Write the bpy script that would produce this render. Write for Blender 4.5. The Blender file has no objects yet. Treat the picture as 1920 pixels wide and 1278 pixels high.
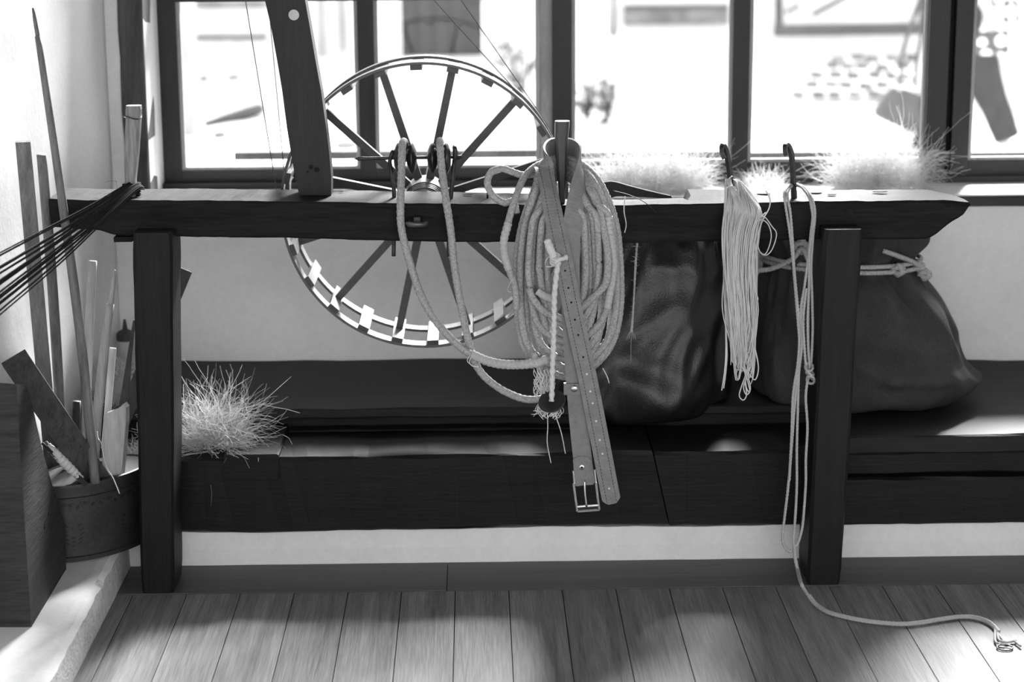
import bpy, bmesh, math, random
import numpy as np
from mathutils import Vector, Matrix, noise

random.seed(7); np.random.seed(7)
S = bpy.context.scene
COL = S.collection
PI = math.pi

# ------------------------------------------------------------------ camera
F = 3763.0; CX, CY = 960.0, 639.0                    # focal length and centre for a 1920 x 1278 image
def _n(v): v = np.array(v, float); return v / np.linalg.norm(v)
_yv = _n([(885 - CX) / F, (CY + 205) / F, -1])
_z = -_n([110 / F, -16760 / F, -1]); _z = _n(_z - _yv * np.dot(_z, _yv))
RM = np.array([np.cross(_yv, _z), _yv, _z])
CAM = np.array([0.0, -3.75, 1.3457])
cd = bpy.data.cameras.new('camera'); cam = bpy.data.objects.new('camera', cd); COL.objects.link(cam)
cd.sensor_width = 36; cd.lens = F / 1920 * 36; cd.clip_start = .05; cd.clip_end = 200
cd.dof.use_dof = True; cd.dof.focus_distance = 3.86; cd.dof.aperture_fstop = 3.2
cam.matrix_world = Matrix([[*RM[0], CAM[0]], [*RM[1], CAM[1]], [*RM[2], CAM[2]], [0, 0, 0, 1]])
S.camera = cam

# ------------------------------------------------------------------ light
w = bpy.data.worlds.new('sky'); S.world = w; w.use_nodes = True
bg = w.node_tree.nodes['Background']; bg.inputs[0].default_value = (1, 1, 1, 1); bg.inputs[1].default_value = 2.35
sl = bpy.data.lights.new('sun', 'SUN'); sun = bpy.data.objects.new('sun', sl); COL.objects.link(sun)
sl.energy = 16.5; sl.angle = math.radians(13)
SUN_EL, SUN_AZ = math.radians(31.8), math.radians(14)     # light comes from beyond the window, a little from the right
sd = Vector((math.sin(SUN_AZ) * math.cos(SUN_EL), math.cos(SUN_AZ) * math.cos(SUN_EL), math.sin(SUN_EL)))
sun.rotation_euler = sd.to_track_quat('Z', 'Y').to_euler()
S.view_settings.view_transform = 'Standard'; S.view_settings.look = 'None'
S.view_settings.exposure = 0.5; S.view_settings.gamma = 1.0; S.view_settings.use_curve_mapping = False
S.cycles.max_bounces = 8; S.cycles.transparent_max_bounces = 24
S.cycles.caustics_reflective = False; S.cycles.caustics_refractive = False
S.cycles.use_denoising = True

# ------------------------------------------------------------------ helpers
def ray(u, v): return RM @ np.array([(u - CX) / F, -(v - CY) / F, -1.0])
def at(u, v, Y):
    r = ray(u, v); return Vector(CAM + r * ((Y - CAM[1]) / r[1]))
def atz(u, v, Z):
    r = ray(u, v); return Vector(CAM + r * ((Z - CAM[2]) / r[2]))
def P(pts): return [at(*p) for p in pts]

def tag(o, label=None, cat=None, group=None, kind=None):
    if label: o['label'] = label
    if cat: o['category'] = cat
    if group: o['group'] = group
    if kind: o['kind'] = kind
    return o
def empty(name, loc, label=None, cat=None, group=None, kind=None):
    o = bpy.data.objects.new(name, None); COL.objects.link(o); o.location = loc; o.empty_display_size = .05
    return tag(o, label, cat, group, kind)
def link(name, me, m, parent=None, smooth=False):
    o = bpy.data.objects.new(name, me); COL.objects.link(o)
    if m is not None and not me.materials: me.materials.append(m)
    if smooth:
        for p in me.polygons: p.use_smooth = True
    if parent is not None:
        o.parent = parent
        o.matrix_parent_inverse = Matrix.Translation(-parent.location) if parent.type == 'EMPTY' else Matrix()
    return o
def py(name, V, Fc, m, parent=None, smooth=False):
    me = bpy.data.meshes.new(name); me.from_pydata([tuple(v) for v in V], [], Fc); me.update()
    return link(name, me, m, parent, smooth)
def from_bm(name, bm, m, parent=None, smooth=False, bevel=0.0, seg=2):
    if bevel > 0:
        bmesh.ops.bevel(bm, geom=[e for e in bm.edges if e.calc_face_angle(0) > .5], offset=bevel, segments=seg, profile=.6, affect='EDGES', clamp_overlap=True)
    bmesh.ops.recalc_face_normals(bm, faces=bm.faces)
    me = bpy.data.meshes.new(name); bm.to_mesh(me); bm.free()
    return link(name, me, m, parent, smooth)
def hexa(bm, c8):
    v = [bm.verts.new(c) for c in c8]      # 0-3 bottom loop, 4-7 top loop
    for f in ((0, 3, 2, 1), (4, 5, 6, 7), (0, 1, 5, 4), (1, 2, 6, 5), (2, 3, 7, 6), (3, 0, 4, 7)): bm.faces.new([v[i] for i in f])
def box(name, x0, x1, y0, y1, z0, z1, m, parent=None, bevel=.003):
    bm = bmesh.new()
    hexa(bm, [(x0, y0, z0), (x1, y0, z0), (x1, y1, z0), (x0, y1, z0), (x0, y0, z1), (x1, y0, z1), (x1, y1, z1), (x0, y1, z1)])
    return from_bm(name, bm, m, parent, False, bevel, 1)
def rough_box(name, x0, x1, y0, y1, z0, z1, m, parent=None, step=.04, amp=.002, seed=0, shape=None, bevel=.004):
    """hewn timber: a box cut into slices along its longest side and pushed about a little"""
    L = [x1 - x0, y1 - y0, z1 - z0]; ax = L.index(max(L)); n = max(2, int(L[ax] / step))
    lo = [x0, y0, z0]; hi = [x1, y1, z1]; a1, a2 = [(1, 2), (2, 0), (0, 1)][ax]
    V = []; Fc = []
    b = bevel
    prof = [(lo[a1] + b, lo[a2]), (hi[a1] - b, lo[a2]), (hi[a1], lo[a2] + b), (hi[a1], hi[a2] - b), (hi[a1] - b, hi[a2]), (lo[a1] + b, hi[a2]), (lo[a1], hi[a2] - b), (lo[a1], lo[a2] + b)]
    for i in range(n + 1):
        t = i / n; c = lo[ax] + L[ax] * t
        for j, (p, q) in enumerate(prof):
            v = [0, 0, 0]; v[ax] = c; v[a1] = p; v[a2] = q; v = Vector(v)
            k = j // 2
            d = noise.noise_vector(Vector((c * 6 + seed * 9.1, k * 3.7, seed))) * amp * 2 + noise.noise_vector(v * 25 + Vector((seed, 0, 0))) * amp
            d[ax] *= .2 if 0 < i < n else .6
            v += d
            if shape: v = shape(v)
            V.append(v)
    m8 = 8
    for i in range(n):
        for j in range(m8):
            Fc.append((i * m8 + j, i * m8 + (j + 1) % m8, (i + 1) * m8 + (j + 1) % m8, (i + 1) * m8 + j))
    Fc.append(tuple(range(m8 - 1, -1, -1))); Fc.append(tuple(n * m8 + j for j in range(m8)))
    bm = bmesh.new(); vs = [bm.verts.new(v) for v in V]
    for f in Fc: bm.faces.new([vs[i] for i in f])
    return from_bm(name, bm, m, parent)
def prism(name, front, back, m, parent=None, bevel=.002, smooth=False):
    """two matching outlines joined into a solid"""
    bm = bmesh.new(); a = [bm.verts.new(p) for p in front]; b = [bm.verts.new(p) for p in back]; n = len(a)
    bm.faces.new(a); bm.faces.new(b[::-1])
    for i in range(n): bm.faces.new((a[i], b[i], b[(i + 1) % n], a[(i + 1) % n]))
    return from_bm(name, bm, m, parent, smooth, bevel, 2)

def catmull(pts, per=8, closed=False):
    p = [np.array(q, float) for q in pts]; n = len(p); out = []
    for i in range(n if closed else n - 1):
        if closed: a, b, c, d = p[i - 1], p[i], p[(i + 1) % n], p[(i + 2) % n]
        else: a, b, c, d = p[max(i - 1, 0)], p[i], p[i + 1], p[min(i + 2, n - 1)]
        for k in range(per):
            t = k / per
            out.append(.5 * ((2 * b) + (c - a) * t + (2 * a - 5 * b + 4 * c - d) * t * t + (3 * b - a - 3 * c + d) * t ** 3))
    if not closed: out.append(p[-1])
    return np.array(out)
def resample(pts, step):
    d = np.r_[0, np.cumsum(np.linalg.norm(np.diff(pts, axis=0), axis=1))]; n = max(2, int(d[-1] / step)); s = np.linspace(0, d[-1], n + 1)
    return np.stack([np.interp(s, d, pts[:, k]) for k in range(3)], 1), s
def tube_data(path, r, seg=8, lobes=0, depth=0., pitch=.03, fuzz=0., taper=None, base=0):
    """vertices and faces of a tube along a polyline; lobes + pitch give a laid rope"""
    path = np.asarray(path); n = len(path)
    T = np.gradient(path, axis=0); T /= np.linalg.norm(T, axis=1)[:, None] + 1e-12
    N = np.zeros_like(path); a = np.array([0, 0, 1.]) if abs(T[0][2]) < .8 else np.array([1., 0, 0])
    N[0] = _n(a - T[0] * a.dot(T[0]))
    for i in range(1, n):
        v = N[i - 1] - T[i] * N[i - 1].dot(T[i]); N[i] = v / (np.linalg.norm(v) + 1e-12)
    B = np.cross(T, N)
    s = np.r_[0, np.cumsum(np.linalg.norm(np.diff(path, axis=0), axis=1))]
    rr = np.full(n, r) if np.isscalar(r) else np.interp(np.linspace(0, 1, n), np.linspace(0, 1, len(r)), r)
    th = np.arange(seg) * 2 * PI / seg
    tw = s * 2 * PI / pitch if lobes else s * 0
    rad = rr[:, None] * np.ones(seg)[None]
    if lobes: rad = rad * (1 - depth + depth * np.abs(np.cos((th[None] + tw[:, None] / 1.0) * lobes / 2)) * 1.6)
    if fuzz: rad = rad * (1 + fuzz * (np.random.rand(n, seg) - .5))
    V = path[:, None] + rad[..., None] * (np.cos(th)[None, :, None] * N[:, None] + np.sin(th)[None, :, None] * B[:, None])
    V = V.reshape(-1, 3)
    i = np.arange(n - 1)[:, None] * seg; j = np.arange(seg)[None]; k = (j + 1) % seg
    Q = np.stack([i + j, i + k, i + seg + k, i + seg + j], -1).reshape(-1, 4) + base
    Fc = Q.tolist(); Fc.append([base + q for q in range(seg - 1, -1, -1)]); Fc.append([base + (n - 1) * seg + q for q in range(seg)])
    return V, Fc
class Mesh:
    def __init__(s): s.V = []; s.F = []; s.n = 0
    def add(s, V, Fc):
        s.V.append(np.asarray(V, float)); s.F += [[q + s.n for q in f] for f in Fc]; s.n += len(V); return s
    def tube(s, pts, r, seg=8, step=.006, per=10, smoothpath=True, closed=False, **k):
        p = catmull(pts, per, closed) if smoothpath else np.array([list(q) for q in pts], float)
        if step: p, _ = resample(p, step)
        V, Fc = tube_data(p, r, seg, **k); return s.add(V, Fc)
    def build(s, name, m, parent=None, smooth=True):
        return py(name, np.concatenate(s.V).tolist(), s.F, m, parent, smooth)
def tube(name, pts, r, m, parent=None, seg=8, step=.006, **k): return Mesh().tube(pts, r, seg, step, **k).build(name, m, parent)

def lathe_data(prof, seg=32, axis='Z', c=(0, 0, 0), M=None):
    V = []; Fc = []
    for (r, h) in prof:
        for j in range(seg):
            a = 2 * PI * j / seg; p = Vector((r * math.cos(a), r * math.sin(a), h))
            if axis == 'Y': p = Vector((p.x, p.z, p.y))
            if axis == 'X': p = Vector((p.z, p.x, p.y))
            if M is not None: p = M @ p
            V.append(p + Vector(c))
    n = len(prof)
    for i in range(n - 1):
        for j in range(seg): k = (j + 1) % seg; Fc.append((i * seg + j, i * seg + k, (i + 1) * seg + k, (i + 1) * seg + j))
    Fc.append(tuple(range(seg - 1, -1, -1))); Fc.append(tuple((n - 1) * seg + j for j in range(seg)))
    return V, Fc
def lathe(name, prof, m, parent=None, seg=32, axis='Z', c=(0, 0, 0), M=None, smooth=True):
    V, Fc = lathe_data(prof, seg, axis, c, M)
    bm = bmesh.new(); vs = [bm.verts.new(v) for v in V]
    for f in Fc: bm.faces.new([vs[i] for i in f])
    o = from_bm(name, bm, m, parent, smooth)
    return sharp(o) if smooth else o
def sharp(o, ang=.7):
    bm = bmesh.new(); bm.from_mesh(o.data)
    for e in bm.edges:
        if e.calc_face_angle(0) > ang: e.smooth = False
    bm.to_mesh(o.data); bm.free(); return o

# ------------------------------------------------------------------ materials (black-and-white photograph: greys only)
def g(v): return (v, v, v, 1)
def mat(name, v1, v2=None, rough=.6, scale=(8, 8, 8), bump=.15, detail=6, spec=.4, fine=60, finemix=.25, lo=.35, hi=.65, trans=0., metal=0., rand=0.0, bdist=.004, rlo=None):
    m = bpy.data.materials.new(name); m.use_nodes = True; nt = m.node_tree; N = nt.nodes; L = nt.links
    b = N['Principled BSDF']; v2 = v1 if v2 is None else v2
    tc = N.new('ShaderNodeTexCoord'); mp = N.new('ShaderNodeMapping'); mp.inputs['Scale'].default_value = scale
    oi = N.new('ShaderNodeObjectInfo'); ad = N.new('ShaderNodeVectorMath'); ad.operation = 'ADD'
    sc = N.new('ShaderNodeMath'); sc.operation = 'MULTIPLY'; sc.inputs[1].default_value = 37.0
    L.new(oi.outputs['Random'], sc.inputs[0]); L.new(tc.outputs['Object'], mp.inputs['Vector']); L.new(mp.outputs[0], ad.inputs[0]); L.new(sc.outputs[0], ad.inputs[1])
    n1 = N.new('ShaderNodeTexNoise'); n1.inputs['Scale'].default_value = 1; n1.inputs['Detail'].default_value = detail; n1.inputs['Roughness'].default_value = .6
    n2 = N.new('ShaderNodeTexNoise'); n2.inputs['Scale'].default_value = fine / max(scale); n2.inputs['Detail'].default_value = 3
    L.new(ad.outputs[0], n1.inputs['Vector']); L.new(ad.outputs[0], n2.inputs['Vector'])
    mx = N.new('ShaderNodeMath'); mx.operation = 'MULTIPLY_ADD'; mx.inputs[1].default_value = finemix
    s1 = N.new('ShaderNodeMath'); s1.operation = 'MULTIPLY'; s1.inputs[1].default_value = 1 - finemix
    L.new(n1.outputs['Fac'], s1.inputs[0]); L.new(n2.outputs['Fac'], mx.inputs[0]); L.new(s1.outputs[0], mx.inputs[2])
    cr = N.new('ShaderNodeValToRGB'); cr.color_ramp.elements[0].position = lo; cr.color_ramp.elements[1].position = hi
    cr.color_ramp.elements[0].color = g(v1); cr.color_ramp.elements[1].color = g(v2)
    L.new(mx.outputs[0], cr.inputs[0]); col = cr.outputs[0]
    if rand:
        hs = N.new('ShaderNodeHueSaturation'); mr = N.new('ShaderNodeMapRange'); mr.inputs['To Min'].default_value = 1 - rand; mr.inputs['To Max'].default_value = 1 + rand
        L.new(oi.outputs['Random'], mr.inputs[0]); L.new(mr.outputs[0], hs.inputs['Value']); L.new(col, hs.inputs['Color']); col = hs.outputs[0]
    L.new(col, b.inputs['Base Color']); b.inputs['Roughness'].default_value = rough; b.inputs['Specular IOR Level'].default_value = spec; b.inputs['Metallic'].default_value = metal
    if rlo is not None:
        rr = N.new('ShaderNodeMapRange'); rr.inputs['From Min'].default_value = .3; rr.inputs['From Max'].default_value = .7; rr.inputs['To Min'].default_value = rlo; rr.inputs['To Max'].default_value = rough
        L.new(n1.outputs['Fac'], rr.inputs[0]); L.new(rr.outputs[0], b.inputs['Roughness'])
    if bump:
        bp = N.new('ShaderNodeBump'); bp.inputs['Strength'].default_value = bump; bp.inputs['Distance'].default_value = bdist
        L.new(mx.outputs[0], bp.inputs['Height']); L.new(bp.outputs[0], b.inputs['Normal'])
    if trans:
        t = N.new('ShaderNodeBsdfTranslucent'); ms = N.new('ShaderNodeMixShader'); ms.inputs[0].default_value = trans
        L.new(col, t.inputs['Color']); L.new(b.outputs[0], ms.inputs[1]); L.new(t.outputs[0], ms.inputs[2]); L.new(ms.outputs[0], N['Material Output'].inputs['Surface'])
    return m
M = {}
M['plaster'] = mat('plaster', 0.74, 0.88, .9, (5, 5, 5), .25, 8, .1, 90, .3, .3, .7, bdist=.006)
M['plaster_rough'] = mat('plaster_rough', .42, .74, .95, (60, 60, 60), .8, 8, .1, 200, .5, .3, .6, bdist=.01)
M['beam'] = mat('beam_wood', 0.008, 0.024, .72, (5, 60, 60), .4, 8, .07, 240, .35, .3, .75, bdist=.004)
M['legx'] = mat('leg_wood', 0.005, 0.012, .55, (60, 60, 4), .35, 8, .2, 240, .35, .3, .75)
M['timber'] = mat('sill_timber', 0.004, 0.011, .55, (4, 40, 40), .35, 8, .2, 200, .35, .3, .75)
M['seat'] = mat('seat_board', 0.008, 0.022, .6, (3, 45, 45), .25, 8, .2, 200, .35, .3, .75)
M['plank'] = mat('floor_plank', 0.085, 0.29, .65, (55, 2.2, 10), .3, 8, .10, 300, .35, .3, .7, rand=.12, rlo=.5)
M['border'] = mat('border_board', 0.045, 0.09, .5, (2.5, 45, 10), .25, 8, .45, 250, .35, .3, .7, rand=.1)
M['frame'] = mat('window_wood', 0.007, 0.018, .5, (30, 30, 4), .2, 6, .4, 200, .3)
M['framex'] = mat('window_rail_wood', 0.007, 0.018, .5, (4, 30, 30), .2, 6, .4, 200, .3)
M['post'] = mat('post_wood', .04, .10, .7, (40, 40, 5), .4, 8, .3, 200, .35)
M['pale_lit_edge'] = mat('pale_wood_lit_edge', 0.28, 0.42, .6, (30, 30, 6), .2, 6, .3, 200, .3)
M['sill'] = mat('sill_white', .72, .82, .5, (6, 30, 30), .1, 5, .3)
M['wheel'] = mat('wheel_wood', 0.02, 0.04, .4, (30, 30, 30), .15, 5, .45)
M['slat'] = mat('slat_wood', 0.26, 0.36, .45, (30, 10, 30), .15, 5, .4)
M['hub'] = mat('hub_wood', 0.16, 0.26, .4, (20, 5, 20), .1, 5, .45)
M['iron'] = mat('iron', .03, .07, .45, (80, 80, 80), .3, 6, .5, 300, .4, metal=.6)
M['whorl'] = mat('whorl_wood', 0.012, 0.028, .35, (40, 40, 40), .15, 5, .5)
M['rope'] = mat('rope', 0.22, 0.5, .95, (260, 260, 260), .7, 5, .1, 900, .4, .35, .6, bdist=.002)
M['tape'] = mat('rope_tape', .40, .55, .95, (200, 200, 200), .5, 5, .1, 600, .4, bdist=.002)
M['yarn'] = mat('white_yarn', .62, .74, .95, (300, 300, 300), .2, 4, .1, 900, .4, trans=.12)
M['twine'] = mat('twine', .34, .50, .95, (400, 400, 400), .4, 4, .1, 900, .4, bdist=.001)
M['cord'] = mat('white_cord', .55, .72, .9, (300, 300, 300), .3, 4, .15, 900, .4, bdist=.001)
M['blackyarn'] = mat('black_yarn', .012, .03, .95, (300, 300, 300), .3, 4, .1, 900, .4, bdist=.001)
M['thread'] = mat('drive_thread', 0.05, 0.09, .8, (50, 50, 50), 0)
M['wool'] = mat('hemp_fibre', 0.82, 0.93, .75, (60, 60, 60), 0, 3, .2, trans=.6)
M['belt'] = mat('belt_leather', .17, .25, .55, (60, 60, 60), .25, 6, .35, 500, .4, bdist=.002)
M['suede'] = mat('belt_suede', .20, .30, .95, (300, 300, 300), .5, 6, .1, 900, .5, bdist=.002)
M['stitch'] = mat('stitching', .03, .05, .8, bump=0)
M['hole'] = mat('hole_dark', .006, .01, .9, bump=0)
M['chrome'] = mat('chrome', .55, .65, .22, (50, 50, 50), .05, 3, .5, metal=1.0)
M['sack'] = mat('sack_leather', 0.006, 0.017, .40, (22, 22, 22), .45, 6, .5, 300, .4, .3, .75, bdist=.004, rlo=.30)
M['suedesack'] = mat('sack_suede', 0.026, 0.06, .8, (16, 16, 16), .4, 7, .25, 240, .4, .3, .75, bdist=.004)
M['bucket'] = mat('bucket_tin', 0.022, 0.05, .5, (14, 14, 14), .15, 7, .45, 120, .35, metal=.2)
M['stencil'] = mat('stencil_paint', .012, .02, .6, bump=0)
M['stickdark'] = mat('stick_dark', 0.03, 0.09, .65, (70, 70, 8), .35, 8, .3, 300, .35)
M['stickmid'] = mat('stick_mid', .10, .22, .6, (70, 70, 8), .3, 8, .3, 300, .35)
M['sticklight'] = mat('stick_light', .32, .50, .55, (80, 80, 7), .25, 8, .3, 300, .35)
M['block'] = mat('block_wood', 0.018, 0.05, .75, (8, 8, 70), .5, 8, .25, 260, .4, bdist=.006)
M['label'] = mat('bottle_plastic_hole_light', .45, .55, .5, (20, 20, 20), .05)
M['dark'] = mat('dark_gap', .01, .015, .9, bump=0)
M['concrete'] = mat('yard_ground', .62, .78, .9, (1.2, 1.2, 1.2), .2, 8, .1, 12, .4)
M['render'] = mat('yard_wall', .66, .80, .9, (1, 1, 1), .2, 8, .1, 12, .4)
M['doorwood'] = mat('yard_door', .03, .06, .6, (2, 2, 20), .2, 6, .3, 60, .4)
M['greywood'] = mat('yard_wood', 0.05, 0.1, .8, (3, 3, 3), .2, 6, .2)
M['stone'] = mat('yard_stone', 0.1, 0.26, .9, (5, 5, 5), .4, 7, .1, rand=.25)
M['shutter'] = mat('yard_pale_wood', .26, .36, .8, (3, 3, 3), .2, 6, .2)
M['leaf'] = mat('yard_leaf', .07, .14, .6, (9, 9, 9), .1, 4, .3, trans=.2)
M['trouser'] = mat('trouser_cloth', 0.02, 0.04, .9, (20, 20, 20), .2, 5, .1)
M['skin'] = mat('skin', .40, .48, .6, (20, 20, 20), .1)
M['hair'] = mat('hair', .03, .05, .6, (60, 60, 60), .2)
M['bag'] = mat('bag_leather', 0.03, 0.07, .6, (20, 20, 20), .2)

def dotted(name):
    m = bpy.data.materials.new(name); m.use_nodes = True; nt = m.node_tree; N = nt.nodes; L = nt.links; b = N['Principled BSDF']
    tc = N.new('ShaderNodeTexCoord'); vo = N.new('ShaderNodeTexVoronoi'); vo.inputs['Scale'].default_value = 13; vo.inputs['Randomness'].default_value = .25
    lt = N.new('ShaderNodeMath'); lt.operation = 'LESS_THAN'; lt.inputs[1].default_value = .50
    mx = N.new('ShaderNodeMix'); mx.data_type = 'RGBA'; mx.inputs[6].default_value = g(.06); mx.inputs[7].default_value = g(.85)
    L.new(tc.outputs['Object'], vo.inputs['Vector']); L.new(vo.outputs['Distance'], lt.inputs[0]); L.new(lt.outputs[0], mx.inputs[0]); L.new(mx.outputs[2], b.inputs['Base Color']); b.inputs['Roughness'].default_value = .8
    return m
M['dots'] = dotted('dotted_cloth')
def glass():
    m = bpy.data.materials.new('window_glass'); m.use_nodes = True; nt = m.node_tree; N = nt.nodes; L = nt.links
    t = N.new('ShaderNodeBsdfTransparent'); t.inputs[0].default_value = g(.97); gl = N.new('ShaderNodeBsdfGlossy'); gl.inputs['Roughness'].default_value = .03
    fr = N.new('ShaderNodeFresnel'); fr.inputs[0].default_value = 1.25
    ms = N.new('ShaderNodeMixShader'); L.new(fr.outputs[0], ms.inputs[0]); L.new(t.outputs[0], ms.inputs[1]); L.new(gl.outputs[0], ms.inputs[2]); L.new(ms.outputs[0], N['Material Output'].inputs['Surface'])
    return m
M['glass'] = glass()

# ================================================================== the room
YW = .80                                              # face of the back wall
XC = at(205, 200, YW).x                               # corner of left and back wall
def wall_x(y): return XC - (YW - y) * .085            # the old left wall is not quite square to the window wall
def struct(o, label=None): return tag(o, label, None, None, 'structure')

fl = struct(box('floor', -1.7, 3.4, -4.6, 1.05, -.14, -.021, M['dark'], None, 0), 'plank floor of pale worn boards')
pw = .1055; x = -.6815 - pw * .33
k = 0
plank_me = {}
xs = [-.713, -.681] + [-.575 + pw * i for i in range(38)]
for i in range(len(xs) - 1):
    a, b = xs[i] + .0009, xs[i + 1] - .0009
    key = round(b - a, 4)
    o = box('plank', a, b, -4.6, .0035, -.02, 0.0 + random.uniform(-.0006, .0006), M['plank'], fl, .0012)
for (a, b) in ((-.713, -.0648), (-.0632, 1.62), (1.622, 3.4)):
    box('border_board', a, b, .006, .172, -.02, .0015, M['border'], fl, .0015)

# left wall, slightly bowed plaster
def grid_wall(name, fn, nu, nv, m, parent=None):
    V = [fn(i / nu, j / nv) for j in range(nv + 1) for i in range(nu + 1)]
    Fc = [(j * (nu + 1) + i, j * (nu + 1) + i + 1, (j + 1) * (nu + 1) + i + 1, (j + 1) * (nu + 1) + i) for j in range(nv) for i in range(nu)]
    return py(name, V, Fc, m, parent, True)
def lw(u, v):
    y = -4.6 + u * (YW + .02 + 4.6); z = v * 2.5
    bow = .012 * noise.noise(Vector((y * 2.2, z * 2.2, 3))) + .004 * noise.noise(Vector((y * 9, z * 9, 5)))
    fade = min(1, (YW + .02 - y) * 4)
    return (wall_x(y) + bow * fade, y, z)
o = grid_wall('wall_left', lw, 110, 60, M['plaster']); struct(o, 'bright limewashed wall that the sticks lean on')
sm = o.modifiers.new('thickness', 'SOLIDIFY'); sm.thickness = .12; sm.offset = 1 if o.data.polygons[0].normal.x < 0 else -1
# plaster step along the left wall
def step_pt(a, t):
    y = .172 - t * 4.75
    n_ = noise.noise(Vector((t * 90, a * 2, 1))) * .003
    prof = [(wall_x(y) - .02, .085), (wall_x(y) + .03, .074), (-.745, .071), (-.729 + n_, .069 + n_ * .5), (-.7175 + n_, .061), (-.714 + n_ * .5, .03), (-.713, -.01), (-1.6, -.01)]
    return (prof[a][0], y, prof[a][1])
nt_ = 300; V = [step_pt(a, t / nt_) for t in range(nt_ + 1) for a in range(8)]; Fc = []
for t in range(nt_):
    for a in range(8): Fc.append((t * 8 + a, t * 8 + (a + 1) % 8, (t + 1) * 8 + (a + 1) % 8, (t + 1) * 8 + a))
Fc += [tuple(range(8)), tuple(nt_ * 8 + a for a in range(7, -1, -1))]
bm = bmesh.new(); vs = [bm.verts.new(v) for v in V]
for f in Fc: bm.faces.new([vs[i] for i in f])
o = from_bm('trim_1', bm, M['plaster']); o.data.materials.append(M['plaster_rough']); struct(o, 'low plaster step with a crumbling edge under the tin bucket')
for p in o.data.polygons:
    c = p.center
    if c.x > -.7225 and c.z > 0: p.material_index = 1

# back wall with the window opening
XL = at(275, 180, YW).x; XR = 3.4; ZS = at(1850, 363, YW - .01).z; ZT = 1.95; YF = 1.0
bm = bmesh.new()
def bb(x0, x1, y0, y1, z0, z1): hexa(bm, [(x0, y0, z0), (x1, y0, z0), (x1, y1, z0), (x0, y1, z0), (x0, y0, z1), (x1, y0, z1), (x1, y1, z1), (x0, y1, z1)])
bb(-1.2, XL, YW, 1.12, 0, 2.5); bb(XL, XR, YW, 1.12, 0, ZS - .024); bb(XL, XR, YW, 1.12, ZT, 2.5)
struct(from_bm('wall_back', bm, M['plaster']), 'pale plaster wall under the window behind the wheel')
struct(box('wall_right', 3.4, 3.5, -4.6, 1.12, 0, 2.5, M['plaster'], None, 0), 'plaster side wall')
struct(box('ceiling', -1.8, 3.5, -4.6, 1.12, 2.5, 2.6, M['post'], None, 0), 'dark timber ceiling')
a = at(227, 180, YW - .012).x
struct(rough_box('trim_2', a, XL + .001, YW - .012, YW + .10, .62, 2.5, M['post'], None, .06, .0025, 3), 'weathered upright corner post beside the window')
o = box('trim_3', XL + .001, XR, YW - .018, YF + .02, ZS - .004, ZS, M['sill'], None, .001); struct(o, 'white window sill')
rough_box('sill_edge', XL + .001, XR, YW - .016, YW + .03, ZS - .029, ZS - .005, M['framex'], o, .05, .001, 5, None, .002)
# plaster plinth below the bench
def riser_top(x): return .073 + .0035 * noise.noise(Vector((x * 3.1, 7, 1))) + .0025 * noise.noise(Vector((x * 17, 3, 1)))
n = 260; V = []; Fc = []
for i in range(n + 1):
    x = -.72 + i / n * 4.1; t = riser_top(x); j_ = .002 * noise.noise(Vector((x * 12, 0, 4)))
    V += [(x, .172 + j_, -.005), (x, .171 + j_, .035), (x, .174 + j_, t), (x, .30, t), (x, .30, -.005)]
for i in range(n):
    for a in range(4): Fc.append((i * 5 + a, (i + 1) * 5 + a, (i + 1) * 5 + a + 1, i * 5 + a + 1))
struct(py('baseboard_back', V, Fc, M['plaster'], None, False), 'whitewashed plaster plinth under the dark timber bench')

# ------------------------------------------------------------------ window
def zat(u, v, Y=YF): return at(u, v, Y).z
def xat(u, Y=YF): return at(u, 180, Y).x
ZB = zat(880, 316)                                     # top of the bottom rails
def win(name, label): return empty(name, (0, YF, ZS), label, None, None, 'structure')
def vbar(nm, u0, u1, par, y0=YF, y1=YF + .055, z0=ZS, z1=ZT, m='frame'): return box(nm, xat(u0, y0), xat(u1, y0), y0, y1, z0, z1, M[m], par, .004)
def hbar(nm, u0, u1, z0, z1, par, y0=YF, y1=YF + .055): return box(nm, xat(u0, y0), xat(u1, y0), y0, y1, z0, z1, M['framex'], par, .004)
def pane(u0, u1, z0, z1, par):
    xa_, xb_ = xat(u0), xat(u1)
    for (p, q, r, t) in ((xa_, xa_ + .009, z0, z1), (xb_ - .009, xb_, z0, z1), (xa_ + .0095, xb_ - .0095, z0, z0 + .010)): box('pale_wood_lit_edge', p, q, YF + .008, YF + .023, r, t, M['pale_lit_edge'], par, .002)  # added pale weathered strips, light on the frame edges put into their colour
    return box('pane', xat(u0), xat(u1), YF + .024, YF + .028, z0, z1, M['glass'], par, 0)
ZTR = zat(600, 2)
w1 = win('window_1', 'wide two-light casement behind the wheel')
vbar('stile', 288, 335, w1); vbar('mullion', 673, 703, w1, z0=ZS + .002); hbar('rail', 335.5, 672.5, ZS, ZB, w1); hbar('rail', 703.5, 1011.5, ZS, ZB, w1)
hbar('rail', 335.5, 672.5, ZTR, ZTR + .045, w1); hbar('rail', 703.5, 1011.5, ZTR, ZTR + .045, w1)
vbar('stile', 1012, 1035.5, w1, y0=YF + .012, m='pale_lit_edge')
pane(335, 673, ZB - .002, ZTR + .002, w1); pane(703, 1012, ZB - .002, ZTR + .002, w1)
pane(335, 673, ZTR + .043, ZT, w1); pane(703, 1012, ZTR + .043, ZT, w1)
w2 = win('window_2', 'wide two-light casement above the leather sacks')
ZB2 = zat(1300, 306)
vbar('stile', 1036, 1072, w2, y0=YF - .01); vbar('mullion', 1374, 1404, w2); vbar('stile', 1738, 1776, w2, y0=YF - .01)
hbar('rail', 1072.5, 1373.5, ZS, ZB2, w2); hbar('rail', 1404.5, 1737.5, ZS, ZB2, w2)
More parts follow.
